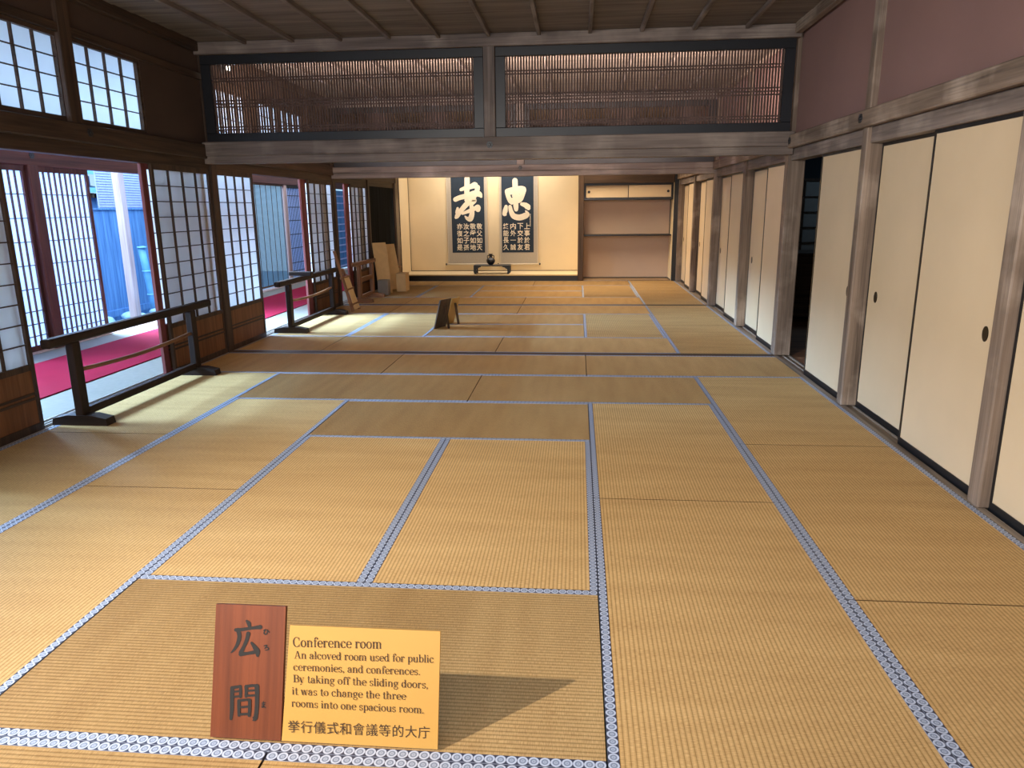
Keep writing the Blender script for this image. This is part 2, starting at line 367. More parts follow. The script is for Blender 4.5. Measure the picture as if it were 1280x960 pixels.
# openings of the clerestory: (y0, y1)
CW = [(2.06, 2.86), (2.90, 3.72), (3.885, 4.735), (6.02, 6.84), (7.0, 7.78), (7.86, 8.62)]
WZ0, WZ1 = 2.185, 2.735
m = MB(); yp = -.12
for a, b in CW:
    m.box(-5.87, -5.80, yp, a-.03, 2.02, CZ+.01); yp = b+.03
    m.box(-5.87, -5.80, a-.03, b+.03, WZ1+.03, CZ+.01); m.box(-5.87, -5.80, a-.03, b+.03, 2.02, WZ0-.03)
m.box(-5.87, -5.80, yp, 13.6, 2.02, CZ+.01)
struct('wall_left', m, M['umber'])
m = MB(); m.box(-5.81, -5.775, -.12, 5.8, 2.765, 2.83, .004); trim(m, M['darkY'])
m = MB(); m.box(-5.81, -5.775, 5.93, 9.65, 2.765, 2.83, .004); trim(m, M['darkY'])
for yy in (3.80, 7.82-.88):
    trimbox(-5.86, -5.768, yy-.075, yy+.065, 2.14, CZ, M['darkZ'], .006)
for i, (a, b) in enumerate(CW):
    m = MB(); f = .022
    m.box(-5.85, -5.805, a-.03, a, WZ0-.03, WZ1+.03); m.box(-5.85, -5.805, b, b+.03, WZ0-.03, WZ1+.03)
    m.box(-5.85, -5.805, a, b, WZ0-.03, WZ0); m.box(-5.85, -5.805, a, b, WZ1, WZ1+.03)
    wdw = struct('window_%d' % (i+1), m, M['darkY'])
    m = MB()
    for k in range(1, 4):
        yk = a+(b-a)*k/4; m.box(-5.838, -5.816, yk-.006, yk+.006, WZ0, WZ1)
        zk = WZ0+(WZ1-WZ0)*k/4; m.box(-5.836, -5.818, a, b, zk-.0035, zk+.0035)
    m.build('muntin_grid', M['darkY'], wdw)
    m = MB(); m.box(-5.8405, -5.8385, a, b, WZ0, WZ1); m.build('paper_pane', M['shoji'], wdw)

# ------------------------------------------------------------------ partitions between the rooms
def partition(ya, yb, near):
    yc = (ya+yb)/2
    m = MB(); m.box(XL-.02, .0, ya, yb, -.05, .004, .003); trim(m, M['darkX'])                 # sill
    zt = 2.165 if near else 2.120
    m = MB(); m.box(XL-.06, .02, ya-.012, yb+.012, 1.955, 2.03, .004); m.box(XL-.06, .02, ya-.035, yb+.035, 2.03, zt, .008)
    trim(m, M['beamX'])
    trimbox(-2.925, -2.812, ya, yb, zt, CZ-.0, M['beamZ'], .006)
    m = MB(); m.box(XL-.06, .02, ya-.015, yb+.015, 2.985, CZ-.0, .006); trim(m, M['beamX'])
partition(Y1a, Y1b, True); partition(Y2a, Y2b, False)
def ranma(x0, x1, yc, label, n, zb=2.166):
    t = thing('transom_lattice', label, 'transom', ((x0+x1)/2, yc, zb), 0, 'lattice transoms above the room openings')
    wd = (x1-x0)/2; h = 2.984-zb; b = .085
    m = MB()
    m.box(-wd, wd, -.03, .03, 0, b, .004); m.box(-wd, wd, -.03, .03, h-b, h, .004)
    m.box(-wd, -wd+b+.012, -.03, .03, b, h-b, .004); m.box(wd-b-.012, wd, -.03, .03, b, h-b, .004)
    m.build('lacquered_frame', M['ironblack'], t)
    m = MB(); xi0, xi1 = -wd+b+.012, wd-b-.012
    for k in range(n):
        x = xi0+(k+.5)*(xi1-xi0)/n; m.box(x-.0075, x+.0075, -.008, .008, b, h-b)
    m.build('vertical_bars', M['lattice'], t)
    m = MB()
    for zz in (.145, .118, .335, .365, .395, .575, .602):
        m.box(xi0, xi1, -.013, -.008, zz-.0065, zz+.0065)
    m.build('cross_bars', M['lattice'], t)
ranma(-5.755, -2.926, 5.785, 'black-framed fine lattice transom over the nearest opening, left of its centre post', 96)
ranma(-2.811, -.012, 5.785, 'black-framed fine lattice transom over the nearest opening, right of its centre post', 96)
ranma(-5.755, -2.926, 9.715, 'lattice transom of the farther partition, dim behind the left front transom', 60, 2.121)
ranma(-2.811, -.012, 9.715, 'lattice transom of the farther partition, dim behind the right front transom', 60, 2.121)

# dark nail covers on the beams
def nail_cover(x, y, z, ax, sc=1.0):
    m = MB(); n = 6
    for k in range(n):
        a = 2*math.pi*k/n; da, db = .020*sc*math.cos(a), .020*sc*math.sin(a)
        p = (x, y+da, z+db) if ax[0] else (x+da, y, z+db); d = Vector(ax)
        m.tube([Vector(p)-d*.004, Vector(p)+d*.006], .013*sc, 10)
    p = Vector((x, y, z)); d = Vector(ax); m.tube([p-d*.004, p+d*.012], [.016*sc, .010*sc], 12); trim(m, M['ironblack'])
nail_cover(-2.868, 5.693, 2.09, (0, -1, 0)); nail_cover(-.036, 3.90, 2.075, (-1, 0, 0)); nail_cover(-.036, 5.66, 2.075, (-1, 0, 0))
nail_cover(-5.754, 3.90, 2.085, (1, 0, 0)); nail_cover(-2.868, 9.622, 2.075, (0, -1, 0)); nail_cover(-7.849, 5.98, 2.09, (1, 0, 0), 1.2)

# ------------------------------------------------------------------ alcove, shelves
m = MB(); m.box(-5.80, 0.2, 14.5, 14.6, -.05, CZ); struct('wall_back', m, M['cream'])
m = MB(); m.box(-5.80, -5.705, 13.6, 14.5, -.05, CZ); struct('wall_alcove_left', m, M['cream'])
m = MB(); m.box(-5.712, -5.700, 14.47, 14.5, .13, CZ); m.box(-5.712, -5.70, 13.60, 13.63, .13, CZ); m.box(-5.7, -1.99, 14.488, 14.5, .13, .145); trim(m, M['darkZ'])
m = MB(); m.box(-5.72, -1.99, 13.60, 14.49, .105, .132); struct('floor_alcove', m, M['cream'])
m = MB(); m.box(-5.76, -1.99, 13.565, 13.62, -.02, .108, .004); trim(m, M['black'])
m = MB(); m.box(-5.76, -1.99, 13.560, 13.62, .109, .134, .003); trim(m, wood('pale_edge_board', srgb(190, 160, 110), srgb(225, 200, 150), 'X', .5))
trimbox(-1.992, -1.875, 13.55, 13.68, -.0, CZ, M['darkZ'], .01)
m = MB(); m.box(-1.985, -1.93, 13.68, 14.5, -.02, CZ); struct('wall_alcove_divider', m, M['cream'])
m = MB(); m.box(-1.93, -1.88, 13.66, 14.12, -.02, CZ); struct('wall_niche_left', m, M['mauve'])
m = MB(); m.box(-1.88, -.02, 14.10, 14.13, -.02, CZ); struct('wall_niche_back', m, M['mauve'])
m = MB(); m.box(-.085, -.02, 13.62, 14.1, -.02, CZ); struct('wall_niche_right', m, M['cream'])
m = MB(); m.box(-1.88, -.085, 13.60, 14.1, -.04, .012, .003); struct('floor_niche', m, wood('niche_floor', srgb(120, 96, 70), srgb(168, 140, 108), 'X', .45))
m = MB(); m.box(-1.88, -.085, 14.085, 14.1, .012, .03); m.box(-.105, -.085, 13.64, 14.1, .012, .03); trim(m, M['black'])
trimbox(-.075, .01, 13.53, 13.62, 0, CZ, M['ironblack'], .006)
m = MB(); m.box(-5.76, -1.99, 13.55, 13.64, 2.28, 2.42, .006); m.box(-1.88, -.08, 13.56, 13.64, 1.955, 2.42, .006); trim(m, M['darkX'])
m = MB(); m.box(-5.78, .02, 13.60, 13.63, 2.42, CZ); struct('wall_above_alcove', m, M['umber'])
# wall cabinet and shelf of the niche
t = thing('wall_cabinet', 'low black-framed cabinet with two sliding doors high in the niche', 'cabinet', (-.98, 13.86, 1.625))
m = MB(); m.box(-.9, .89, -.24, .235, 0, .04, .004); m.box(-.9, .89, -.24, .235, .30, .335, .004)
m.box(-.9, -.87, -.24, .235, .04, .30); m.box(.86, .89, -.24, .235, .04, .30); m.build('carcass', M['black'], t)
for sx, x0, x1, lab in ((-1, -.868, .012, None), (1, -.012, .858, None)):
    m = MB(); yy = -.20 if sx < 0 else -.225
    m.box(x0+.012, x1-.012, yy, yy+.012, .052, .288); d = m.build('sliding_door', M['fusuma'], t)
    m = MB(); m.box(x0, x0+.012, yy-.003, yy+.015, .04, .30); m.box(x1-.012, x1, yy-.003, yy+.015, .04, .30)
    m.box(x0+.012, x1-.012, yy-.003, yy+.015, .04, .052); m.box(x0+.012, x1-.012, yy-.003, yy+.015, .288, .30); m.build('door_frame', M['black'], d)
    m = MB(); cx = x0+.07 if sx < 0 else x1-.07
    m.tube([(cx, yy-.006, .165), (cx, yy+.002, .165)], .026, 16); m.build('round_pull', M['ironblack'], d)
t = thing('wall_shelf', 'long black lacquered shelf across the middle of the niche', 'shelf', (-.98, 13.9, .905))
m = MB(); m.box(-.9, .89, -.2, .2, 0, .03, .004); m.build('shelf_board', M['black'], t)
m = MB(); m.box(.845, .862, -.19, -.17, .03, .72); m.build('upright_strut', M['black'], t)

# ------------------------------------------------------------------ straw mats
def heri(mb_, x0, x1, y0, y1, z):
    uvl = mb_.bm.loops.layers.uv.get('UVMap') or mb_.bm.loops.layers.uv.new('UVMap')
    v = [mb_.bm.verts.new(c) for c in ((x0, y0, z), (x1, y0, z), (x1, y1, z), (x0, y1, z))]
    f = mb_.bm.faces.new(v); n = round((x1-x0)/.0308)
    for l, c in zip(f.loops, ((0, 0), (n, 0), (n, 1), (0, 1))): l[uvl].uv = c
    for i, (a, b) in enumerate(((0, 1), (1, 2), (2, 3), (3, 0))):
        q = [v[b], v[a], mb_.bm.verts.new(v[a].co-Vector((0, 0, .05))), mb_.bm.verts.new(v[b].co-Vector((0, 0, .05)))]
        g = mb_.bm.faces.new(q)
        for l in g.loops: l[uvl].uv = (.45, .02)
MESH = {}
def mat_meshes(L):
    if L in MESH: return MESH[L]
    W = U-.003; l = L-.007; hw = .032
    m = MB(); m.uv = 1
    m.box(-l/2, l/2, -W/2, W/2, -.055, 0)
    uvl = m.bm.loops.layers.uv.new('UVMap')
    for f in m.bm.faces:
        f.normal_update(); f.material_index = 0 if f.normal.z > .5 else 1
        for lp in f.loops: lp[uvl].uv = (lp.vert.co.y, lp.vert.co.x)      # u follows the straws, across the mat
    a = m.build('rush_top', [M['rush'], M['rush_edge']]); COL.objects.unlink(a)
    bs = []
    for s in (-1, 1):
        m = MB(); y0, y1 = sorted((s*W/2*1.0005, s*(W/2-hw))); heri(m, -l/2, l/2, y0, y1, .0016)
        b = m.build('cloth_border', M['heri'], fix=False); COL.objects.unlink(b); bs.append(b.data)
    MESH[L] = (a.data, bs); bpy.data.objects.remove(a)
    return MESH[L]
def mat_(cx, cy, along, label, L=2*U):
    t = thing('tatami_mat', label, 'straw mat', (cx, cy, 0), 0 if along == 'X' else math.pi/2, 'straw mats covering the floor')
    a, bs = mat_meshes(L)
    o = bpy.data.objects.new('rush_top', a); COL.objects.link(o); o.parent = t
    for b in bs:
        o = bpy.data.objects.new('cloth_border', b); COL.objects.link(o); o.parent = t
def gx(c0, c1): return (c0+c1)/2*U
near = [  # (x0, x1, y0, y1) in modules, label phrase
 (-6,-4,5,6,'at the left end of the strip along the near sill'),
 (-4,-2,5,6,'in the middle of the strip along the near sill'),
 (-2,0,5,6,'at the right end of the strip along the near sill'),
 (-5,-3,4,5,'in the second strip before the near sill, left half'),
 (-3,-1,4,5,'in the second strip before the near sill, right half'),
 (-4,-2,3,4,'lying crosswise just behind the two bright middle mats'),
 (-6,-5,3,5,'running along the left wall under the nearest barrier stand'),
 (-6,-5,1,3,'in shade along the left wall beside the nearest paper screen'),
 (-6,-5,-1,1,'at the left picture edge in the near corner'),
 (-5,-4,2,4,'second from the left wall, left of the crosswise middle mat'),
 (-5,-4,0,2,'second from the left wall, left of the two signs'),
 (-4,-3,1,3,'bright one at the room centre, left of a pair'),
 (-3,-2,1,3,'bright one at the room centre, right of a pair'),
 (-2,-1,2,4,'long one right of the centre pair, farther half'),
 (-2,-1,0,2,'long one right of the yellow sign, nearest half'),
 (-1,0,3,5,'along the right sliding doors, farthest of the three'),
 (-1,0,1,3,'along the right sliding doors, middle of the three'),
 (-1,0,-1,1,'along the right sliding doors, in the near right corner'),
 (-4,-2,0,1,'crosswise one on which the two signs stand'),
 (-5,-3,-1,0,'cut by the lower picture edge, in front of the brown sign'),
 (-3,-1,-1,0,'cut by the lower picture edge, in front of the yellow sign'),
]
def lay(lst, y0, room):
    for a, b, c, d, lab in lst:
        al = 'X' if (b-a) >= (d-c) else 'Y'; L = max(b-a, d-c)*U
        mat_((a+b)/2*U, y0+(c+d)/2*U, al, '%s mat %s' % (room, lab), L)
lay(near, 0, 'near room')
mid = [
 (-6,-5,0,1,'half mat in the left corner behind the near sill'), (-5,-3,0,1,'just behind the near sill, left half'), (-3,-1,0,1,'just behind the near sill, right half'),
 (-6,-5,1,3,'along the left wall under the second barrier stand'), (-5,-4,1,3,'second from the left wall'),
 (-4,-2,1,2,'crosswise at the centre, the nearer one'), (-4,-2,2,3,'crosswise at the centre, behind the small signs'),
 (-2,-1,1,3,'lengthwise right of the centre'), (-1,0,0,2,'along the right doors, nearer one'), (-1,0,2,4,'along the right doors, farther one'),
 (-6,-5,3,4,'half mat in the far left corner'), (-5,-3,3,4,'before the far sill, left half'), (-3,-1,3,4,'before the far sill, right half')]
lay(mid, Y1b, 'middle room'); 
far = [
 (-6,-5,0,1,'half mat in the left corner under the third barrier stand'), (-5,-3,0,1,'just behind the far sill, left half'), (-3,-1,0,1,'just behind the far sill, right half'),
 (-6,-5,1,3,'along the left wall before the leaning boards'), (-5,-4,1,3,'second from the left wall'),
 (-4,-2,1,2,'crosswise at the centre, the nearer one'), (-4,-2,2,3,'crosswise at the centre, the farther one'),
 (-2,-1,1,3,'lengthwise right of the centre'), (-1,0,0,2,'along the right doors, nearer one'), (-1,0,2,4,'along the right doors, before the shelf niche'),
 (-6,-5,3,4,'half mat in the far left corner'), (-5,-3,3,4,'before the picture alcove, left half'), (-3,-1,3,4,'before the picture alcove, right half')]
lay(far, Y2b, 'far room')
# plain boards under the visitor
m = MB(); m.box(XL, 0, -4.2, -U-.003, -.06, 0); struct('floor_corridor', m, M['outer'])

# ------------------------------------------------------------------ sliding paper doors on the right
def fusuma(y0, y1, x, hside, label):
    t = thing('sliding_door', label, 'sliding door', (x, (y0+y1)/2, -.012), 0, 'cream sliding doors of the right wall')
    w2 = (y1-y0)/2; h = KZ+.010
    m = MB(); m.box(-.009, .009, -w2+.018, w2-.018, .052, h-.02); m.build('paper_panel', M['fusuma'], t)
    m = MB(); m.box(-.014, .014, -w2, -w2+.019, 0, h); m.box(-.014, .014, w2-.019, w2, 0, h)
    m.box(-.014, .014, -w2+.019, w2-.019, 0, .053); m.box(-.014, .014, -w2+.019, w2-.019, h-.021, h); m.build('lacquer_frame', M['black'], t)
    if hside:
        yy = -w2+.155 if hside < 0 else w2-.155
        m = MB()
        n = 20; ring = [(yy+.027*math.cos(2*math.pi*k/n), .855+.040*math.sin(2*math.pi*k/n)) for k in range(n)]
        m.prism(ring, -.0125, -.0085, 'X'); m.build('oval_pull', M['pull'], t)
FX0, FX1 = .072, .128
doors = [
 (.93, 1.90, FX0, 0, 'cream sliding door cut by the right picture edge, nearest of all'),
 (2.0, 2.965, FX0, -1, 'widest-looking cream sliding door with a round pull beside the nearest right post'),
 (2.93, 3.86, FX1, 1, 'cream sliding door behind the widest one, its pull against the second post'),
 (3.94, 4.97, FX0, -1, 'cream sliding door standing just right of the open dark gap'),
 (5.92, 6.80, FX0, -1, 'pale cream sliding door just left of the gap post, its pull near that post'),
 (6.77, 7.66, FX1, 1, 'pale cream sliding door second beyond the gap post'),
 (7.75, 8.72, FX0, -1, 'cream sliding door third beyond the gap post, sunlit edge at its foot'),
 (8.68, 9.66, FX1, 1, 'cream sliding door fourth beyond the gap post, before the farther partition'),
 (9.77, 10.68, FX0, -1, 'warm-lit sliding door first past the farther partition'),
 (10.64, 11.56, FX1, 1, 'warm-lit sliding door second past the farther partition'),
 (11.65, 12.6, FX0, -1, 'narrow-looking warm sliding door next to last before the niche'),
 (12.56, 13.53, FX1, 1, 'narrow-looking warm sliding door last before the niche'),
]
for a in doors: fusuma(*a)
m = MB(); m.box(FX1-.009, FX1+.009, .0, .96, .04, KZ-.02); d = struct('door_1', m, M['fusuma'])
m = MB(); m.box(FX1-.014, FX1+.014, -.01, .01, -.012, KZ); m.box(FX1-.014, FX1+.014, .95, .97, -.012, KZ); m.box(FX1-.014, FX1+.014, .01, .95, -.012, .04); m.box(FX1-.014, FX1+.014, .01, .95, KZ-.02, KZ); m.build('door_frame', M['black'], d)
m = MB(); m.box(.06, .13, -4.2, -.12, -.05, 2.0); struct('wall_corridor_right', m, M['maroon'])

# ------------------------------------------------------------------ lattice paper screens on the left
def shoji(y0, y1, x, label, cols=4, rows=10, z0=.455, wm='dark', stile='dark', group='paper screens of the left wall', st=.034):
    t = thing('shoji_screen', label, 'paper screen', (x, (y0+y1)/2, -.014), 0, group)
    w2 = (y1-y0)/2; h = KZ+.016
    m = MB()
    for s in (-1, 1): m.box(-.015, .015, s*w2, s*(w2-st), 0, h, .002)
    m.box(-.015, .015, -w2+st, w2-st, 0, .055); m.box(-.015, .015, -w2+st, w2-st, h-.05, h); m.box(-.015, .015, -w2+st, w2-st, z0-.02, z0+.02)
    m.build('wooden_frame', M[stile+'Z'], t)
    zt = h-.05; zb = z0+.02
    m = MB()
    for k in range(1, cols):
        yk = -w2+st+(2*w2-2*st)*k/cols; m.box(-.008, .012, yk-.0065, yk+.0065, zb, zt)
    for k in range(1, rows):
        zk = zb+(zt-zb)*k/rows; m.box(-.006, .010, -w2+st, w2-st, zk-.004, zk+.004)
    m.build('muntin_grid', M[wm+'Z'], t)
    m = MB(); m.box(-.0105, -.0085, -w2+st, w2-st, zb, zt); m.build('paper_pane', M['shoji_bright' if x == XB else 'shoji'], t)
    m = MB(); m.box(-.006, .006, -w2+st, w2-st, .055, z0-.02); m.build('wainscot_panel', M['panel'], t)
    m = MB(); zc = .255
    m.box(.004, .014, -w2+st, w2-st, zc-.03, zc-.012); m.box(.004, .014, -w2+st, w2-st, zc+.006, zc+.022); m.build('wainscot_rail', M[wm+'Y'], t)
XA, XB = -5.806, -5.852
shoji(2.01, 2.985, XA, 'paper screen cut by the left picture edge, nearest of all')
shoji(2.00, 2.95, XB, 'second paper screen slid behind the nearest one at the left edge')
shoji(4.74, 5.80, XA, 'tall paper screen at the near corner post, right of the first opening')
shoji(4.655, 5.72, XB, 'paper screen slid behind the tall one, showing only its red-lit edge', stile='edge', st=.085)
shoji(5.925, 6.82, XA, 'paper screen just past the near corner post, before the second opening')
shoji(8.62, 9.655, XA, 'paper screen at the far end of the second opening')
shoji(8.44, 9.40, XB, 'paper screen behind the second opening\'s far one, only its red edge showing', stile='edge', st=.185)
shoji(10.60, 11.56, XA, 'paper screen behind the third barrier stand in the far room')
shoji(10.40, 11.36, XB, 'paper screen behind the far room one, only its wide red-lit edge showing', stile='edge', st=.205)
# dark boarded bay at the far end
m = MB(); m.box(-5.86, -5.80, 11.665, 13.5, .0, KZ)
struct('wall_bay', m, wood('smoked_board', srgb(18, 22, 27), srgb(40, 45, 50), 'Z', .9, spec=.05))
m = MB(); m.box(-5.80, -5.70, 12.2, 13.5, .30, .335, .004); trim(m, M['brownY'])

# ------------------------------------------------------------------ veranda
m = MB(); m.box(-6.385, -5.92, -4.2, 19, -.06, -.008); struct('floor_veranda_inner', m, M['goza'])
m = MB(); m.box(-7.86, -7.48, -4.2, 19, -.06, -.008); struct('floor_veranda_outer', m, M['goza'])
m = MB(); m.box(-7.48, -6.385, -4.2, 15.6, -.06, -.008); struct('floor_veranda_middle', m, M['goza'])
m = MB(); m.box(-7.47, -6.40, -1.5, 15.2, -.008, .003, .002); tag(m.build('carpet_runner', M['carpet']), 'long bright red felt runner on the veranda floor', 'carpet')
m = MB(); m.box(-8.02, -7.86, -4.2, 19, -.10, .0); m.box(-7.90, -7.885, -4.2, 19, 0, .012); m.box(-7.99, -7.975, -4.2, 19, 0, .012); trim(m, M['palewood'])
m = MB(); m.box(-7.97, -7.85, -4.2, 19, 1.985, 2.175, .008); trim(m, M['redY'])
m = MB(); m.box(-7.95, -7.87, -4.2, 19, 2.175, 2.30); m.box(-7.95, -7.87, -4.2, 19, 2.80, 2.95); struct('wall_veranda', m, M['white'])
m = MB(); m.box(-8.6, -5.87, -4.2, 19, 2.95, 3.0); struct('ceiling_veranda', m, M['board'])
m = MB(); m.box(-8.1, -5.8, 19, 19.1, -.1, 3); struct('wall_veranda_end', m, M['umber'])
for a, b in ((1.9, 2.04), (5.90, 6.055), (9.6, 9.75)):
    trimbox(-7.965, -7.845, a, b, 0, 1.99, M['redZ'], .008)
trimbox(-7.94, -7.86, 12.90, 13.03, 0, 1.99, M['palewood'], .008)
trimbox(-7.965, -7.845, 13.85, 14.0, 0, 1.99, M['darkZ'], .008)
def outer_door(y0, y1, x, label, nv=9, name='veranda_screen'):
    t = thing(name, label, 'paper screen', (x, (y0+y1)/2, .0), 0, 'outer paper screens of the veranda')
    w2 = (y1-y0)/2; h = 1.985; st = .045
    m = MB()
    for s in (-1, 1): m.box(-.016, .016, s*w2, s*(w2-st), 0, h, .002)
    m.box(-.016, .016, -w2+st, w2-st, 0, .07); m.box(-.016, .016, -w2+st, w2-st, h-.06, h); m.build('wooden_frame', M['redZ'], t)
    zb, zt = .07, h-.06
    m = MB()
    for k in range(1, nv):
        yk = -w2+st+(2*w2-2*st)*k/nv; m.box(-.008, .012, yk-.0065, yk+.0065, zb, zt)
    for f_ in (.055, .125, .20, .33, .465, .60, .735, .87): 
        zk = zb+(zt-zb)*f_; m.box(-.006, .010, -w2+st, w2-st, zk-.0045, zk+.0045)
    m.build('bar_grid', M['redZ'], t)
    m = MB(); m.box(-.0105, -.0085, -w2+st, w2-st, zb, zt); m.build('paper_pane', M['shoji_out'], t)
outer_door(4.98, 5.90, -7.91, 'outer paper screen with close bars at the left picture edge')
outer_door(6.055, 6.935, -7.91, 'outer paper screen with close bars left of the view to the garden')
outer_door(8.5, 9.6, -7.91, 'outer paper screen right of the garden view, behind the tall inner screen')
outer_door(9.75, 11.45, -7.93, 'outer paper screen before the bamboo blind', 16)
# fine bamboo blind with the garden glowing through
t = thing('bamboo_blind', 'pale bluish reed blind hanging in the second opening, beside the pale post', 'blind', (-7.9, 12.2, 0))
m = MB()
z = .08
while z < 1.97: m.box(-.003, .003, -.68, .68, z, z+.011); z += .0165
m.build('reed_slats', M['bamboo'], t)
m = MB()
for k in range(6): m.box(.003, .009, -.62+.245*k, -.608+.245*k, .06, 1.97)
m.build('hanging_cords', M['darkZ'], t)
m = MB(); m.box(-.012, .012, -.69, .69, 1.955, 1.985); m.build('end_rail', M['brownY'], t)
m = MB(); m.box(-.01, .01, -.69, .69, .05, .08); m.build('end_rail', M['brownY'], t)
t = thing('lattice_door', 'tall wooden lattice door with close upright bars right of the pale post', 'lattice door', (-7.9, 13.44, 0))
m = MB()
for s in (-1, 1): m.box(-.018, .018, s*.41, s*.37, 0, 1.985)
m.box(-.018, .018, -.37, .37, 0, .06); m.box(-.018, .018, -.37, .37, 1.93, 1.985); m.build('door_frame', M['darkZ'], t)
m = MB()
for k in range(12): m.box(-.003, .003, -.345+.0625*k, -.323+.0625*k, .06, 1.93)
for zk in (.25, .42, .72, 1.0, 1.28, 1.55, 1.78): m.box(.0032, .007, -.37, .37, zk-.008, zk+.008)
m.build('bars', M['darkZ'], t)
m = MB(); m.box(-.007, -.005, -.37, .37, .06, 1.93); m.build('paper_backing', M['shoji_out'], t)
t = thing('slatted_shutter', 'dark shutter with pale blue level slats seen through the far room opening', 'shutter', (-7.9, 16.6, 0))
m = MB(); m.box(-.02, .02, -2.6, -2.5, 0, 1.98); m.box(-.02, .02, 2.2, 2.3, 0, 1.98); m.build('uprights', M['darkZ'], t)
m = MB()
for k in range(11): m.box(-.05, .02, -2.5, 2.2, .1+.17*k, .13+.17*k)
m.build('slats', M['mesh'], t)
m = MB(); m.box(-.07, -.055, -2.5, 2.2, .05, 1.95); m.build('backing_boards', M['bluecast_wood'], t)

# ------------------------------------------------------------------ garden
m = MB(); m.box(-14.5, -8.05, -4, 22, -.6, -.48); struct('floor_garden', m, M['gravel'])
t = thing('garden_fence', 'blue-lit upright board fence seen through the first opening', 'fence', (-10.55, 11.2, -.5))
m = MB(); random.seed(3); yk = -5.5
while yk < 5.5:
    wv = random.uniform(.14, .24); m.box(-.02+random.uniform(-.006, .006), .012, yk, yk+wv-.006, 0, 2.03); yk += wv
m.build('upright_boards', M['bluecast_wood'], t)
m = MB(); m.box(.0, .03, -5.5, 5.5, 2.03, 2.06); m.box(.012, .035, -5.5, 5.5, .1, .22); m.build('rails', M['bluecast_wood'], t)
m = MB()
k = -.2
while k < 5.5: m.box(-.01, .008, k, k+.030, 2.06, 2.95); k += .045
for j in range(19): m.box(.008, .014, -.2, 5.5, 2.08+.045*j, 2.105+.045*j)
m.build('top_lattice', M['mesh'], t)
t = thing('garden_post', 'slim pale post standing in front of the blue garden fence', 'post', (-9.7, 10.34, -.5))
m = MB(); m.box(-.065, .065, -.075, .075, .05, 3.4, .01); m.build('shaft', M['palewood'], t)
m = MB(); m.lathe([(.13, 0), (.14, .03), (.11, .06)], n=12); m.build('footing_stone', M['stone'], t)
t = thing('bamboo_pipe', 'jointed blue-lit bamboo downpipe leaning by the fence at the right', 'pipe', (-10.2, 11.75, -.5))
m = MB(); m.tube([(0, .03, .0), (-.02, 0, .45), (-.05, -.03, .9), (-.08, -.06, 1.35)], [.075, .072, .07, .065], 14); m.build('cane', M['bamboo'], t)
for q in (.43, .88, 1.33):
    m = MB(); m.tube([(-.05*q, 0.028-.065*q, q-.012), (-.05*q, .028-.065*q, q+.012)], .083, 14); m.build('joint_ring', M['tile'], t)
t = thing('neighbour_house', 'bright blue eaves of a neighbouring house at the top left of the garden view', 'house', (-12.0, 13.25, -.5))
m = MB(); m.hexa([(-1.6, -4, 2.75), (.15, -4, 2.38), (.15, .02, 2.38), (-1.6, .02, 2.75), (-1.6, -4, 2.84), (.15, -4, 2.46), (.15, .02, 2.46), (-1.6, .02, 2.84)]); m.build('lower_eave', M['tile'], t)
m = MB(); m.hexa([(-1.8, -4, 3.2), (.25, -4, 2.70), (.25, .45, 2.74), (-1.8, .45, 3.2), (-1.8, -4, 3.32), (.25, -4, 2.92), (.25, .45, 2.96), (-1.8, .45, 3.32)]); m.build('upper_eave', M['tile'], t)
m = MB(); m.box(-1.6, -.05, -4, 0, 0, 2.36); m.box(-1.5, -.15, -4, -.05, 2.5, 2.72); m.build('house_wall', M['bluecast_wood'], t)
m = MB()
for k in range(14): m.box(-.05, .12, -3.9+.29*k, -3.84+.29*k, 2.28, 2.37)
m.build('rafter_ends', M['darkX'], t)
random.seed(11)
for i, (x, y_, r_, lab) in enumerate(((-9.9, 9.75, .26, 'rounded pale blue garden stone left of the slim post foot'), (-10.15, 10.95, .2, 'small garden stone just right of the slim post foot'), (-9.95, 11.6, .2, 'small garden stone at the foot of the bamboo pipe'))):
    bm = bmesh.new(); bmesh.ops.create_icosphere(bm, subdivisions=3, radius=r_)
    for v in bm.verts:
        d = 1+.18*math.sin(v.co.x*17+i)*math.cos(v.co.y*13+2*i)+.1*math.sin(v.co.z*29); v.co = v.co*d; v.co.z *= .62
    for f_ in bm.faces: f_.smooth = True
    mm = MB(); mm.bm.free(); mm.bm = bm
    tag(mm.build('garden_stone', M['stone'], loc=(x, y_, -.40)), lab, 'stone', 'stones along the fence')

# ------------------------------------------------------------------ dim side room behind the open gap
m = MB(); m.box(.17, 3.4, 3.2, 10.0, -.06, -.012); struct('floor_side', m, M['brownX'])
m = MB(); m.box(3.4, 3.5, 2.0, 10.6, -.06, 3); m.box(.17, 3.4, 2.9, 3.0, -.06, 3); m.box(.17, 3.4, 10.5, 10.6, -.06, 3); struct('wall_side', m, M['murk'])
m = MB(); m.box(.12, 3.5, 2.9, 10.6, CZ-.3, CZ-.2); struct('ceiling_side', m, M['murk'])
t = thing('dim_paper_screen', 'dim bluish paper screen standing in the dark side room', 'paper screen', (1.5, 10.3, -.012))
m = MB(); m.box(-.4, .4, -.02, .02, 0, .06); m.box(-.4, .4, -.02, .02, 1.86, 1.9); m.box(-.4, -.36, -.02, .02, 0, 1.9); m.box(.36, .4, -.02, .02, 0, 1.9)
for k in range(1, 8): m.box(-.36, .36, -.02, .0, 1.86*k/8-.006, 1.86*k/8+.006)
m.box(-.008, .008, -.02, 0, .06, 1.86); m.build('lattice_frame', M['darkZ'], t)
m = MB(); m.box(-.36, .36, .0, .004, .06, 1.86); m.build('paper_pane', M['grey'], t)
t = thing('dark_chest', 'dark low chest inside the side room behind the open gap', 'chest', (1.15, 8.6, -.012))
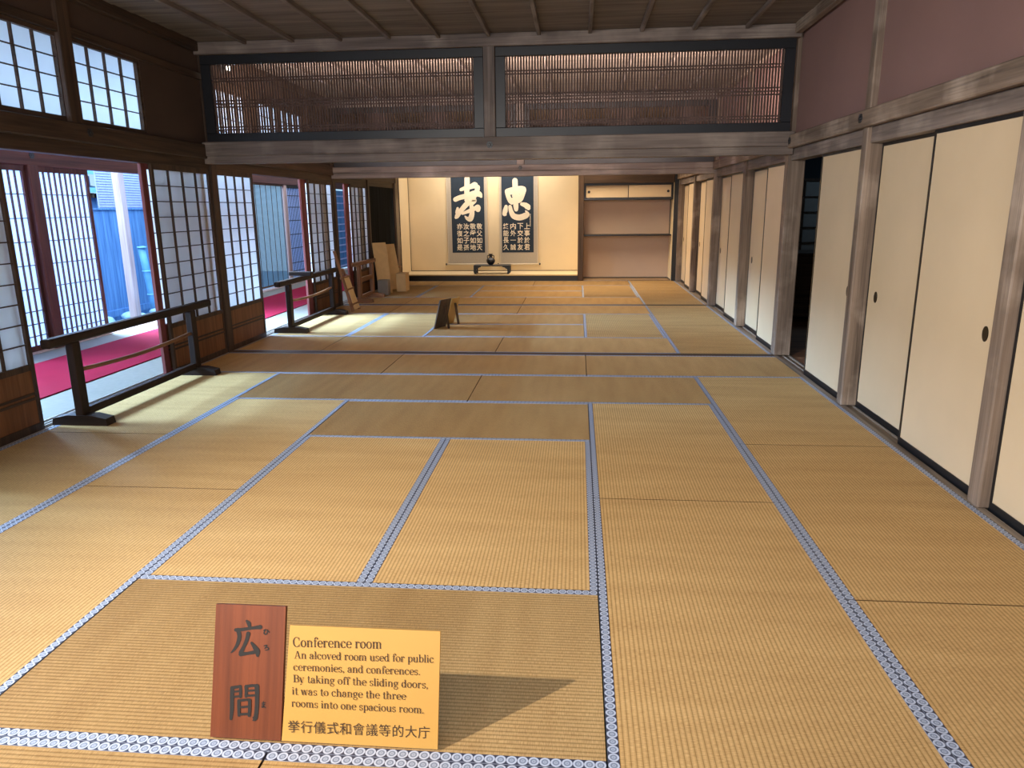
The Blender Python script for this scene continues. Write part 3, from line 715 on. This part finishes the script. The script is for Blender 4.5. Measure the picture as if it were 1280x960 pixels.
m = MB(); m.box(-.4, .4, -.35, .35, .05, .85, .01); m.build('body', M['darkX'], t)
m = MB(); m.box(-.43, .43, -.38, .38, .85, .89, .008); m.build('top_board', M['darkX'], t)
for sx in (-1, 1):
    m = MB(); m.box(sx*.36-.03, sx*.36+.03, -.33, .33, 0, .05); m.build('foot', M['darkX'], t)
for zz in (.25, .6):
    m = MB(); m.box(-.36, .36, -.365, -.352, zz-.15, zz+.15, .004); d = m.build('drawer', M['darkX'], t)
    m = MB(); m.tube([(-.05, -.375, zz), (.05, -.375, zz)], .008, 8); m.build('drawer_pull', M['pull'], d)

# ------------------------------------------------------------------ barrier stands
def barrier(name, label, y0, y1, p0, p1, x=-5.55, wd='stand', mid='round', zr=.60, brace=False):
    t = thing(name, label, 'barrier', (x, (y0+y1)/2, 0), 0, 'wooden barrier stands along the openings'); c = (y0+y1)/2
    m = MB(); m.box(-.036, .036, y0-c, y1-c, zr, zr+.062, .010); m.build('top_rail', M[wd+'Y'], t)
    for p in (p0, p1):
        m = MB(); m.box(-.03, .03, p-c-.042, p-c+.042, .07, zr, .006); m.build('post', M[wd+'Z'], t)
        m = MB(); m.prism([(-.21, .0016), (.21, .0016), (.20, .052), (.09, .075), (-.09, .075), (-.20, .052)], p-c-.05, p-c+.05, 'Y'); m.build('foot', M[wd+'X'], t)
    m = MB(); m.box(-.026, .026, p0-c+.04, p1-c-.04, .06, .115, .006); m.build('base_rail', M[wd+'Y'], t)
    if mid == 'round':
        m = MB(); n = 10; m.tube([(0, p0-c+.03+(p1-p0-.06)*k/n, .395-.028*math.sin(math.pi*k/n)) for k in range(n+1)], .016, 10); m.build('middle_rod', M['brownY'], t)
    else:
        m = MB(); m.box(-.02, .02, p0-c+.04, p1-c-.04, .33, .40, .004); m.build('middle_rail', M[wd+'Y'], t)
    return t
barrier('barrier_stand', 'dark wooden barrier stand in front of the nearest opening and carpet', 2.80, 5.02, 3.07, 4.68)
barrier('barrier_stand', 'dark barrier stand before the second opening, a short crosspiece on its rail', 6.68, 8.84, 7.02, 8.62)
barrier('barrier_stand', 'short brown barrier stand in the far room with flat middle rail', 9.70, 10.92, 10.0, 10.74, -5.55, 'brown', 'flat')
m = MB(); m.box(-.15, .15, -.045, .045, 0, .05, .006); tag(m.build('wooden_block', M['standX'], loc=(-5.58, 7.55, .662)), 'short wooden crosspiece lying on the second barrier rail', 'wood block')
# small easel with pale notice at the end of the second stand
t = thing('notice_easel', 'small wooden easel with a pale notice sheet at the second stand\'s far end', 'easel', (-5.46, 9.06, 0))
for yy, h_ in ((-.16, .90), (.16, .62)):
    m = MB(); m.hexa([(.10, yy-.025, .002), (.13, yy-.025, .002), (.13, yy+.025, .002), (.10, yy+.025, .002), (-.13, yy-.025, h_), (-.10, yy-.025, h_), (-.10, yy+.025, h_), (-.13, yy+.025, h_)]); m.build('upright', M['brownZ'], t)
for zz in (.10, .32, .50):
    xx = .115-.23*zz/.75; m = MB(); m.box(xx-.005, xx+.035, -.19, .19, zz-.02, zz+.02, .003); m.build('crossbar', M['brownY'], t)
m = MB(); m.hexa([(.135, -.13, .03), (.14, -.13, .03), (.14, .12, .03), (.135, .12, .03), (-.01, -.11, .50), (-.005, -.11, .50), (-.005, .12, .50), (-.01, .12, .50)]); m.build('notice_sheet', M['card'], t)
# boards and boxes stacked in the far left corner
def lean(name, label, cat, x, y, wy, h, leanx, th, mat, group=None, yawd=0):
    m = MB(); m.hexa([(0, -wy/2, 0), (th, -wy/2, 0), (th, wy/2, 0), (0, wy/2, 0), (-leanx, -wy/2, h), (th-leanx, -wy/2, h), (th-leanx, wy/2, h), (-leanx, wy/2, h)])
    o = m.build(name, mat, loc=(x, y, .002)); o.rotation_euler[2] = R(yawd); return tag(o, label, cat, group)
lean('leaning_board', 'tall tan board rising behind the far barrier stand against the screen', 'board', -5.48, 11.34, .28, .90, .16, .02, M['card'], 'boards leaning in the far left corner', -42)
lean('leaning_board', 'narrow brown plank between the two tan boards of the far left corner', 'board', -5.56, 11.62, .10, .86, .18, .03, M['brownZ'], 'boards leaning in the far left corner')
lean('leaning_board', 'pale tan panel leaning rightmost in the far left corner stack', 'board', -5.46, 12.02, .30, .84, .20, .02, M['card'], 'boards leaning in the far left corner', -38)
lean('leaning_board', 'thin reddish plank leaning just left of the rightmost tan panel', 'board', -5.54, 11.80, .08, .74, .18, .03, M['brownZ'], 'boards leaning in the far left corner', 4)
m = MB(); m.box(-.095, .095, -.09, .09, 0, .27, .01); tag(m.build('grey_box', M['grey'], loc=(-5.43, 11.06, .002)), 'grey upright box on the mat behind the far barrier stand', 'box')
t = thing('cardboard_box', 'tan upright box nearest the alcove in the far left corner', 'box', (-5.24, 11.70, .002)); 
m = MB(); m.box(-.09, .09, -.14, .14, 0, .33, .006); m.build('carton', M['card'], t)
m = MB(); m.box(-.094, .094, -.144, .144, .31, .335, .004); m.build('lid', M['card'], t)

# ------------------------------------------------------------------ writing tools
TXT = {}
def glyph_mesh(ch, bold=0.0):
    k = (ch, bold)
    if k in TXT: return TXT[k]
    c = bpy.data.curves.new('glyph', 'FONT'); c.body = ch; c.size = 1; c.resolution_u = 2; c.offset = bold
    o = bpy.data.objects.new('glyph', c); COL.objects.link(o); dg = bpy.context.evaluated_depsgraph_get(); dg.update()
    me = bpy.data.meshes.new_from_object(o.evaluated_get(dg))
    vs = [(v.co.x, v.co.y) for v in me.vertices]; fs = [list(p.vertices) for p in me.polygons]
    bpy.data.objects.remove(o); bpy.data.curves.remove(c); bpy.data.meshes.remove(me)
    TXT[k] = (vs, fs); return TXT[k]
class Ink:
    """flat ink shapes in a plane; put(a, b) gives the 3D point"""
    def __init__(s, put, lift=Vector((0, -1, 0)), step=2.5e-5): s.bm = bmesh.new(); s.put = put; s.n = 0; s.lift = lift; s.step = step
    def poly(s, vs, fs):
        s.n += 1; off = s.lift*(s.n % 60)*s.step
        v = [s.bm.verts.new(Vector(s.put(a, b))+off) for a, b in vs]
        for f in fs:
            try: s.bm.faces.new([v[i] for i in f])
            except ValueError: pass
    def char(s, ch, a0, a1, b0, b1, bold=0.0, fit=False):
        """draw ch in box a0..a1 (left-right) x b0 (bottom)..b1 (top)"""
        vs, fs = glyph_mesh(ch, bold)
        if not vs: return
        xs = [v[0] for v in vs]; ys = [v[1] for v in vs]
        if fit: x0, x1, y0, y1 = min(xs), max(xs), min(ys), max(ys)
        else: x0, x1, y0, y1 = 0.0, 1.0, -.12, .88
        s.poly([(a0+(x-x0)/(x1-x0)*(a1-a0), b0+(y_-y0)/(y1-y0)*(b1-b0)) for x, y_ in vs], fs)
    def stroke(s, pts, sub=8):
        """brush stroke through (a, b, width) points, rounded ends"""
        P = [Vector((p[0], p[1])) for p in pts]; W = [p[2] for p in pts]; C = []; n = len(P)
        for i in range(n-1):
            p0, p1, p2, p3 = P[max(i-1, 0)], P[i], P[i+1], P[min(i+2, n-1)]
            for k in range(sub):
                t_ = k/sub
                C.append((.5*((2*p1)+(p2-p0)*t_+(2*p0-5*p1+4*p2-p3)*t_*t_+(3*p1-p0-3*p2+p3)*t_**3), W[i]+(W[i+1]-W[i])*t_))
        C.append((P[-1], W[-1]))
        Lf, Rt = [], []
        for i, (p, w_) in enumerate(C):
            d = C[min(i+1, len(C)-1)][0]-C[max(i-1, 0)][0]
            d = d.normalized() if d.length else Vector((1, 0)); nrm = Vector((-d.y, d.x))
            Lf.append(p+nrm*w_/2); Rt.append(p-nrm*w_/2)
        vs = Lf+Rt; k = len(Lf)
        s.poly([tuple(v) for v in vs], [(i, i+1, k+i+1, k+i) for i in range(k-1)])
        for (p, w_) in (C[0], C[-1]):
            s.poly([(p.x+w_/2*math.cos(2*math.pi*q/12), p.y+w_/2*math.sin(2*math.pi*q/12)) for q in range(12)], [tuple(range(12))])
    def build(s, name, mat, parent, up_dir=None):
        if up_dir is not None:
            s.bm.normal_update()
            for f in s.bm.faces:
                if f.normal.dot(up_dir) < 0: f.normal_flip()
        me = bpy.data.meshes.new(name); s.bm.to_mesh(me); s.bm.free(); me.materials.append(mat)
        o = bpy.data.objects.new(name, me); COL.objects.link(o); o.parent = parent; return o
def homography(src, dst):
    """src quad (4 pts) -> dst quad"""
    A = []; B = []
    for (x, y_), (u, v) in zip(src, dst):
        A.append([x, y_, 1, 0, 0, 0, -u*x, -u*y_]); B.append(u); A.append([0, 0, 0, x, y_, 1, -v*x, -v*y_]); B.append(v)
    n = 8
    for i in range(n):
        p = max(range(i, n), key=lambda r: abs(A[r][i])); A[i], A[p] = A[p], A[i]; B[i], B[p] = B[p], B[i]
        for r in range(n):
            if r != i:
                f_ = A[r][i]/A[i][i]; A[r] = [a-f_*b for a, b in zip(A[r], A[i])]; B[r] -= f_*B[i]
    h = [B[i]/A[i][i] for i in range(n)]
    return lambda x, y_: ((h[0]*x+h[1]*y_+h[2])/(h[6]*x+h[7]*y_+1), (h[3]*x+h[4]*y_+h[5])/(h[6]*x+h[7]*y_+1))

# ---- slab-serif alphabet drawn from stems and bowls (x-height 100)
def serif_glyphs():
    G = {}
    def V(x, y0, y1, w_=19): return [[(x-w_/2, y0), (x+w_/2, y0), (x+w_/2, y1), (x-w_/2, y1)]]
    def H(x0, x1, y_, t_=8): return [[(x0, y_-t_/2), (x1, y_-t_/2), (x1, y_+t_/2), (x0, y_+t_/2)]]
    def SB(x, l=17, r=17): return H(x-l, x+r, 4)
    def ST(x, y_, l=17, r=9): return H(x-l, x+r, y_-4)
    def ARC(cx, cy, rx, ry, a0, a1, th=19, tn=7, n=18):
        o = []
        for k in range(n):
            q = []
            for a in (a0+(a1-a0)*k/n, a0+(a1-a0)*(k+1)/n):
                a = math.radians(a); t_ = tn+(th-tn)*abs(math.cos(a))**1.6
                q.append(((cx+(rx-t_/2)*math.cos(a), cy+(ry-t_/2)*math.sin(a)), (cx+(rx+t_/2)*math.cos(a), cy+(ry+t_/2)*math.sin(a))))
            o.append([q[0][0], q[0][1], q[1][1], q[1][0]])
        return o
    def D(x0, y0, x1, y1, w_): return [[(x0-w_/2, y0), (x0+w_/2, y0), (x1+w_/2, y1), (x1-w_/2, y1)]]
    def BALL(x, y_, r=11): return [[(x+r*math.cos(k*math.pi/5), y_+r*math.sin(k*math.pi/5)) for k in range(10)]]
    O = lambda cx, rx=36: ARC(cx, 50, rx, 49, 0, 360)
    G['o'] = (O(50), 100)
    G['c'] = (ARC(50, 50, 36, 49, 50, 325)+BALL(74, 78), 92)
    G['e'] = (ARC(50, 50, 36, 49, 0, 325)+H(16, 86, 54), 94)
    G['a'] = (ARC(44, 66, 25, 32, 0, 160)+V(69, 14, 68)+ARC(40, 26, 26, 27, 70, 330)+H(38, 62, 54, 7)+BALL(24, 74)+ARC(80, 12, 11, 10, 180, 330, 10, 6), 98)
    G['b'] = (V(24, 0, 148)+ST(24, 148)+ARC(56, 50, 32, 49, -160, 160), 102)
    G['d'] = (V(78, 0, 148)+ST(78, 148)+SB(80, 2, 18)+ARC(46, 50, 32, 49, 20, 340), 106)
    G['f'] = (V(32, 0, 112)+SB(32)+H(8, 60, 96)+ARC(54, 118, 22, 30, 30, 180)+BALL(72, 128), 66)
    G['g'] = (ARC(46, 66, 28, 33, 0, 360)+ARC(46, -18, 36, 26, 0, 360, 12, 8)+ARC(48, 22, 26, 18, 120, 260, 12, 7)+H(40, 62, 8, 12)+BALL(86, 92, 9)+H(68, 84, 92, 7), 98)
    G['h'] = (V(26, 0, 148)+ST(26, 148)+SB(26)+ARC(58, 66, 26, 33, 0, 150)+V(84, 0, 68)+SB(84), 112)
    G['i'] = (V(26, 0, 100)+ST(26, 100)+SB(26)+BALL(24, 132, 12), 54)
    G['k'] = (V(26, 0, 148)+ST(26, 148)+SB(26)+D(32, 40, 76, 96, 9)+D(84, 4, 52, 62, 20)+H(62, 96, 96)+H(66, 104, 4), 106)
    G['l'] = (V(26, 0, 148)+ST(26, 148)+SB(26), 54)
    G['n'] = (V(26, 0, 100)+ST(26, 100)+SB(26)+ARC(58, 66, 26, 33, 0, 150)+V(84, 0, 68)+SB(84), 112)
    G['m'] = (V(26, 0, 100)+ST(26, 100)+SB(26)+ARC(56, 66, 25, 33, 0, 150)+V(81, 0, 68)+SB(81)+ARC(111, 66, 25, 33, 0, 150)+V(136, 0, 68)+SB(136), 164)
    G['p'] = (V(26, -46, 100)+ST(26, 100)+H(8, 46, -42)+ARC(58, 50, 32, 49, -160, 160), 104)
    G['r'] = (V(26, 0, 100)+ST(26, 100)+SB(26)+ARC(54, 68, 22, 30, 50, 160)+BALL(70, 86), 84)
    G['s'] = (ARC(42, 74, 24, 25, 20, 270, 15, 8)+ARC(42, 25, 25, 25, -160, 90, 15, 8)+V(66, 68, 98, 7)+V(17, 2, 32, 7), 82)
    G['t'] = (V(32, 16, 130, 17)+H(10, 60, 96)+ARC(49, 18, 17, 17, 180, 330, 17, 8), 68)
    G['u'] = (V(26, 32, 100)+ST(26, 100)+ARC(55, 34, 29, 34, 180, 340)+V(84, 0, 100)+ST(84, 100)+SB(86, 2, 18), 112)
    G['v'] = (D(48, 0, 18, 96, 20)+D(48, 0, 78, 96, 8)+H(2, 40, 96)+H(62, 96, 96), 96)
    G['w'] = (D(42, 0, 18, 96, 19)+D(42, 0, 68, 96, 8)+D(94, 0, 68, 96, 19)+D(94, 0, 120, 96, 8)+H(2, 38, 96)+H(54, 82, 96)+H(104, 138, 96), 138)
    G['y'] = (D(48, 0, 18, 96, 20)+D(36, -40, 80, 96, 8)+BALL(28, -38, 10)+H(2, 40, 96)+H(62, 98, 96), 98)
    G['C'] = (ARC(68, 72, 50, 72, 45, 315, 21, 8)+V(110, 96, 142, 8)+V(112, 4, 44, 8), 130)
    G['A'] = (D(22, 4, 64, 144, 9)+D(112, 4, 68, 144, 22)+H(36, 98, 50)+H(4, 44, 4)+H(88, 136, 4), 138)
    G['B'] = (V(34, 0, 144, 21)+H(8, 70, 140)+H(8, 74, 4)+H(34, 74, 76)+ARC(68, 109, 34, 33, -90, 90, 20)+ARC(72, 40, 38, 37, -90, 90, 20), 122)
    G[','] = (BALL(22, 10, 12)+D(18, -22, 28, 6, 9), 46)
    G['.'] = (BALL(22, 11, 12), 46)
    G[' '] = ([], 52)
    return G
GL = serif_glyphs()
def set_line(ink, text, a0, a1, base0, base1, xh, slant=0):
    tot = sum(GL[c][1] for c in text); x = 0
    for c in text:
        polys, adv = GL[c]
        for p in polys:
            vs = []
            for (gx_, gy) in p:
                f_ = (x+gx_)/tot; vs.append((a0+(a1-a0)*f_, base0+(base1-base0)*f_+gy/100*xh))
            ink.poly(vs, [tuple(range(len(vs)))])
        x += adv

# ------------------------------------------------------------------ the two signs in the foreground
LEAN = math.atan2(.115, .36)
def sign_base(name, label, cx, yb, w_, h_, th, mat, leftcut=0):
    t = thing(name, label, 'sign', (cx, yb, .0072)); t.rotation_euler = (-LEAN, 0, 0)
    m = MB(); m.prism([(-w_/2, 0), (w_/2, 0), (w_/2, h_), (-w_/2+leftcut, h_)], 0, th, 'Y'); m.build('board', mat, t)
    m = MB(); c, s_ = math.cos(LEAN), math.sin(LEAN)
    hb = h_*.62; yb2 = .155
    for sx in (-.22, .12):
        # prop behind, its foot on the mat (given in the tilted frame)
        def W(yy, zz): return (yy*c-zz*s_, yy*s_+zz*c)
        a = W(hb*s_+th, hb*c); b = W(.13, .002); b = (b[0], b[1])
        m.hexa([(sx*w_-.01, b[0], b[1]), (sx*w_+.01, b[0], b[1]), (sx*w_+.01, b[0]+.015, b[1]), (sx*w_-.01, b[0]+.015, b[1]),
                (sx*w_-.01, a[0], a[1]), (sx*w_+.01, a[0], a[1]), (sx*w_+.01, a[0]+.015, a[1]), (sx*w_-.01, a[0]+.015, a[1])])
    m.build('back_prop', M['brownZ'], t)
    return t
# brown board 0.211 x 0.378
bw, bh = .211, .378
ts = sign_base('sign_board', 'tall reddish-brown wooden sign with two large brushed characters', -2.948, .036, bw, bh, .014, M['signwood'])
hm = homography([(105, 93), (530, 93), (490, 905), (58, 885)], [(-bw/2, bh), (bw/2, bh), (bw/2, 0), (-bw/2, 0)])
def brush(ink, hmf, strokes, k):
    for st in strokes:
        out = []
        for (x, y_, w_) in st:
            a, b = hmf(x, y_); out.append((a, b, w_*k))
        ink.stroke(out)
ink = Ink(lambda a, b: (a, -.0012, b))
kpx = bw/428
brush(ink, hm, [
 [(290, 186, 14), (302, 200, 26), (306, 216, 20)],
 [(222, 242, 20), (262, 238, 19), (330, 226, 17), (372, 220, 26)],
 [(236, 242, 26), (244, 280, 25), (232, 325, 21), (212, 358, 15), (193, 378, 6)],
 [(298, 262, 26), (288, 300, 22), (270, 340, 20), (252, 376, 26)],
 [(250, 386, 24), (290, 380, 18), (330, 372, 20), (352, 366, 16)],
 [(318, 316, 14), (336, 340, 26), (352, 366, 34), (354, 392, 16)],
 ], kpx)
ink.build('brushed_character', M['ink'], ts, Vector((0, -1, 0)))
ink = Ink(lambda a, b: (a, -.0012, b))
brush(ink, hm, [
 [(196, 590, 24), (194, 650, 25), (192, 720, 24), (186, 774, 18)],
 [(198, 588, 18), (224, 582, 17), (248, 578, 15)], [(246, 578, 16), (248, 606, 18), (246, 640, 18)],
 [(204, 612, 11), (242, 607, 11)], [(200, 643, 12), (246, 637, 12)],
 [(282, 580, 22), (282, 610, 19), (280, 636, 18)], [(282, 578, 16), (320, 572, 16), (346, 574, 18)],
 [(348, 576, 28), (348, 640, 25), (344, 720, 24), (336, 768, 26), (322, 782, 8)], [(322, 764, 8), (334, 772, 20)],
 [(286, 604, 11), (338, 600, 11)], [(284, 634, 12), (340, 630, 12)],
 [(236, 666, 20), (236, 710, 19), (236, 752, 17)], [(238, 664, 14), (280, 658, 14), (300, 658, 15)],
 [(302, 660, 20), (302, 710, 19), (298, 752, 18)], [(240, 704, 12), (296, 698, 12)], [(238, 746, 13), (296, 742, 13)],
 ], kpx)
ink.build('brushed_character', M['ink'], ts, Vector((0, -1, 0)))
for st_ in (
 [[(392, 240, 5), (404, 234, 7), (396, 248, 6), (396, 258, 8), (408, 262, 7), (415, 246, 6), (413, 234, 5), (420, 242, 6), (427, 250, 6)]],
 [[(394, 332, 6), (412, 328, 7), (402, 342, 5), (398, 348, 4), (414, 340, 6), (422, 350, 7), (412, 357, 6), (400, 358, 4)]],
 [[(376, 678, 5), (398, 674, 5)], [(376, 688, 5), (396, 684, 5)], [(386, 668, 5), (387, 690, 6), (384, 702, 6), (376, 700, 6), (386, 696, 5), (398, 704, 6)]],
):
    ink = Ink(lambda a, b: (a, -.0012, b)); brush(ink, hm, st_, kpx); ink.build('small_reading', M['ink'], ts, Vector((0, -1, 0)))
# yellow card 0.454 x 0.324
yw, yh = .454, .326
ty = sign_base('notice_sign', 'yellow card sign printed with English and Chinese text, right of the brown board', -2.6125, .036, yw, yh, .008, M['yellow'], .012)
hy = homography([(474, 162), (1172, 188), (1158, 740), (422, 708)], [(-yw/2+.012, yh), (yw/2, yh), (yw/2, 0), (-yw/2, 0)])
ink = Ink(lambda a, b: (*(lambda q: (q[0], -.0012, q[1]))(hy(a, -b)),))
for txt_, a0, a1, b0, b1, xh in (
  ('Conference room', 484, 902, 262, 269, 31), ('An alcoved room used for public', 490, 1142, 317, 333, 24.5),
  ('ceremonies, and conferences.', 485, 1080, 373, 391, 24.5), ('By taking off the sliding doors,', 482, 1116, 428, 453, 24.5),
  ('it was to change the three', 476, 1012, 486, 507, 24.5), ('rooms into one spacious room.', 472, 1096, 544, 570, 24.5)):
    set_line(ink, txt_, a0, a1, -b0, -b1, xh)
ch = '挙行儀式和會議等的大庁'
for i, c in enumerate(ch):
    f_ = i/len(ch); a0 = 453+f_*674; yb = 666+f_*24
    ink.char(c, a0, a0+59, -yb-2, -yb+60)
ink.build('printed_text', M['text'], ty, Vector((0, -1, 0)))

# ------------------------------------------------------------------ two small signs in the middle room, seen from behind
def side_sign(label, cx, cy, wy, h_, leanx, mat, yaw):
    t = thing('floor_sign', label, 'sign', (cx, cy, .003), R(yaw))
    m = MB(); m.hexa([(0, -wy/2, 0), (.016, -wy/2, 0), (.016, wy/2, 0), (0, wy/2, 0), (leanx, -wy/2, h_), (leanx+.016, -wy/2, h_), (leanx+.016, wy/2, h_), (leanx, wy/2, h_)]); m.build('board', mat, t)
    m = MB(); m.hexa([(.14, -.02, 0), (.155, -.02, 0), (.155, .02, 0), (.14, .02, 0), (leanx*.8+.016, -.02, h_*.8), (leanx*.8+.03, -.02, h_*.8), (leanx*.8+.03, .02, h_*.8), (leanx*.8+.016, .02, h_*.8)]); m.build('back_prop', M['darkZ'], t)
side_sign('small wooden sign with shade-darkened back seen from behind on the middle room mat', -3.765, 7.45, .25, .37, .105, M['darkZ'], -24)  # brown board given dark wood, shade of its back put into the colour
side_sign('small yellow card sign behind the dark one in the middle room', -3.70, 7.80, .22, .345, .105, M['yellow'], -20)

# ------------------------------------------------------------------ hanging scrolls
SY = 14.478
def scroll(x0, x1, label, nx0, nx1):
    t = thing('hanging_scroll', label, 'scroll', ((x0+x1)/2, SY, .275), 0, 'ink rubbing scrolls in the alcove'); wd = (x1-x0)/2
    m = MB(); m.box(-wd, wd, 0, .006, .01, 2.28); m.build('silk_mount', M['silk'], t)
    m = MB(); m.tube([(-wd-.03, .0, .008), (wd+.03, 0, .008)], .018, 12); m.build('roller', M['ivory'], t)
    for s in (-1, 1):
        m = MB(); m.tube([(s*(wd+.028), 0, .008), (s*(wd+.055), 0, .008)], .021, 12); m.build('roller_knob', M['black'], t)
    m = MB(); m.box(-wd, wd, -.004, .01, 2.27, 2.295); m.build('top_rod', M['darkX'], t)
    for s in (-1, 1):
        m = MB(); m.box(s*wd-s*.012-.004, s*wd-s*.012+.004, -.001, .0, .03, 2.27); m.build('pale_edge_strip', M['ivory'], t)
    m = MB(); cx = (x0+x1)/2; m.box(nx0-cx, nx1-cx, -.0025, 0, .262, 2.02); m.build('navy_rubbing', M['navy'], t)
    return t, cx
LX0, LX1, RX0, RX1 = -4.86, -3.965, -3.70, -2.862
t1, c1 = scroll(LX0, LX1, 'left hanging scroll, white filial piety character on navy, four columns below', -4.755, -4.03)
t2, c2 = scroll(RX0, RX1, 'right hanging scroll, white loyalty character on navy, four columns below', -3.65, -2.955)
# plate coordinates (x right, y down) of the rubbings -> wall plane
hs = homography([(150, 90), (908, 90), (910, 752), (173, 752)], [(-4.755, 2.075), (-2.955, 2.06), (-2.953, .55), (-4.73, .545)])
def scroll_ink(t, cx, strokes, cols, tiny=None):
    ink = Ink(lambda a, b: (a-cx, -.0042, b-.275))
    brush(ink, hs, strokes, 2.15/1000)
    for txt_, x, w_ in cols:
        for i, c in enumerate(txt_):
            a0, b1 = hs(x-w_/2, 484+i*65); a1, b0 = hs(x+w_/2, 484+i*65+56)
            if c == '一': bm_ = (b0+b1)/2; b0, b1 = bm_-.006, bm_+.006
            ink.char(c, a0, a1, b0, b1, .017, True)
    if tiny:
        for i in range(tiny[2]):
            y_ = tiny[1]+i*15
            brush(ink, hs, [[(tiny[0]-4, y_, 2.4), (tiny[0]+4, y_-1, 2.4)], [(tiny[0]-4, y_+5, 2.2), (tiny[0]+4, y_+4, 2.2)], [(tiny[0], y_-2, 2.4), (tiny[0]-1, y_+9, 2.4)]], 2.4/1000)
    ink.build('white_characters', M['rubwhite'], t, Vector((0, -1, 0)))
scroll_ink(t1, c1, [
 [(300, 68, 52), (300, 120, 54), (298, 176, 54), (296, 214, 48)],
 [(244, 172, 30), (276, 160, 38), (330, 146, 46), (368, 132, 62), (380, 140, 52)],
 [(192, 262, 46), (230, 246, 48), (300, 228, 50), (372, 206, 56), (412, 216, 56), (428, 236, 26)],
 [(398, 150, 44), (384, 196, 52), (340, 262, 54), (290, 310, 52), (240, 368, 48), (206, 416, 46), (196, 428, 30)],
 [(212, 344, 26), (204, 384, 30), (222, 396, 30)],
 [(292, 268, 40), (346, 262, 44), (368, 274, 42), (338, 308, 34)],
 [(334, 304, 34), (342, 350, 46), (342, 400, 52), (326, 442, 56), (300, 438, 36), (280, 418, 14)],
 [(256, 392, 26), (310, 372, 36), (370, 346, 44), (394, 340, 66), (398, 356, 50)],
], [('敬父如天', 410, 52), ('敬母如地', 350, 56), ('汝之子孫', 290, 54), ('亦復如是', 230, 52)])
scroll_ink(t2, c2, [
 [(738, 92, 54), (740, 160, 54), (742, 250, 56), (746, 330, 50), (748, 358, 40)],
 [(664, 190, 44), (676, 236, 46), (694, 276, 48), (708, 296, 36)],
 [(664, 186, 40), (720, 172, 46), (790, 166, 54), (814, 172, 58)],
 [(818, 178, 52), (802, 226, 54), (788, 262, 52), (772, 282, 36)],
 [(694, 208, 26), (740, 206, 28), (786, 200, 28)], [(706, 270, 40), (750, 264, 44), (784, 258, 40)],
 [(728, 232, 40), (762, 228, 40)],
 [(656, 330, 34), (648, 368, 50), (640, 398, 42), (648, 404, 30)],
 [(692, 332, 36), (702, 376, 46), (726, 418, 56), (780, 432, 60), (836, 414, 60), (852, 398, 40), (836, 372, 14)],
 [(800, 308, 34), (834, 318, 50), (856, 336, 58), (862, 346, 40)],
], [('上事於君', 848, 52), ('下交於友', 786, 54), ('内外一誠', 720, 52), ('終能長久', 654, 52)], (878, 402, 8))

# ------------------------------------------------------------------ low stand and vase in the alcove
t = thing('low_stand', 'low black lacquer stand with curled legs in the alcove', 'stand', (-3.80, 13.85, .132))
m = MB(); m.box(-.385, .385, -.16, .16, .165, .188, .006); m.build('top_board', M['black'], t)
for s in (-1, 1):
    m = MB(); m.prism([(s*.385, .165), (s*.22, .165), (s*.235, .148), (s*.27, .14), (s*.30, .115), (s*.325, .105), (s*.335, .05), (s*.325, .0), (s*.365, .0), (s*.385, .04)], -.155, -.125, 'Y'); m.build('leg', M['black'], t)
    m = MB(); m.prism([(s*.385, .165), (s*.22, .165), (s*.235, .148), (s*.27, .14), (s*.30, .115), (s*.325, .105), (s*.335, .05), (s*.325, .0), (s*.365, .0), (s*.385, .04)], .125, .155, 'Y'); m.build('leg', M['black'], t)
t = thing('vase', 'small dark two-eared bronze vase standing on the low alcove stand', 'vase', (-3.835, 13.85, .3205))
m = MB(); m.lathe([(.045, 0), (.05, .008), (.075, .03), (.092, .065), (.095, .09), (.082, .115), (.05, .135), (.03, .155), (.027, .185), (.034, .205), (.042, .222), (.042, .228), (.03, .228)], n=28); m.build('body', M['vase'], t)
for s in (-1, 1):
    m = MB(); m.tube([(s*.028, 0, .188), (s*.055, 0, .196), (s*.072, 0, .185), (s*.070, 0, .155), (s*.062, 0, .122)], .008, 8); m.build('ear_handle', M['vase'], t)

# ------------------------------------------------------------------ lamp seen through the left transom
t = thing('wall_lamp', 'small bright lamp high in the corner behind the left transom', 'lamp', (-5.70, 6.25, 2.90))
m = MB(); m.box(-.075, -.055, -.04, .04, .0, .09, .004); m.build('wall_plate', M['steel'], t)
m = MB(); m.tube([(-.06, 0, .045), (-.02, 0, .05), (.0, -.01, .05)], .01, 8); m.build('arm', M['steel'], t)
bm = bmesh.new(); bmesh.ops.create_uvsphere(bm, u_segments=16, v_segments=10, radius=.024); bmesh.ops.translate(bm, verts=bm.verts, vec=(.012, -.01, .05))
mm = MB(); mm.bm.free(); mm.bm = bm; mm.build('bulb', M['glow'], t)
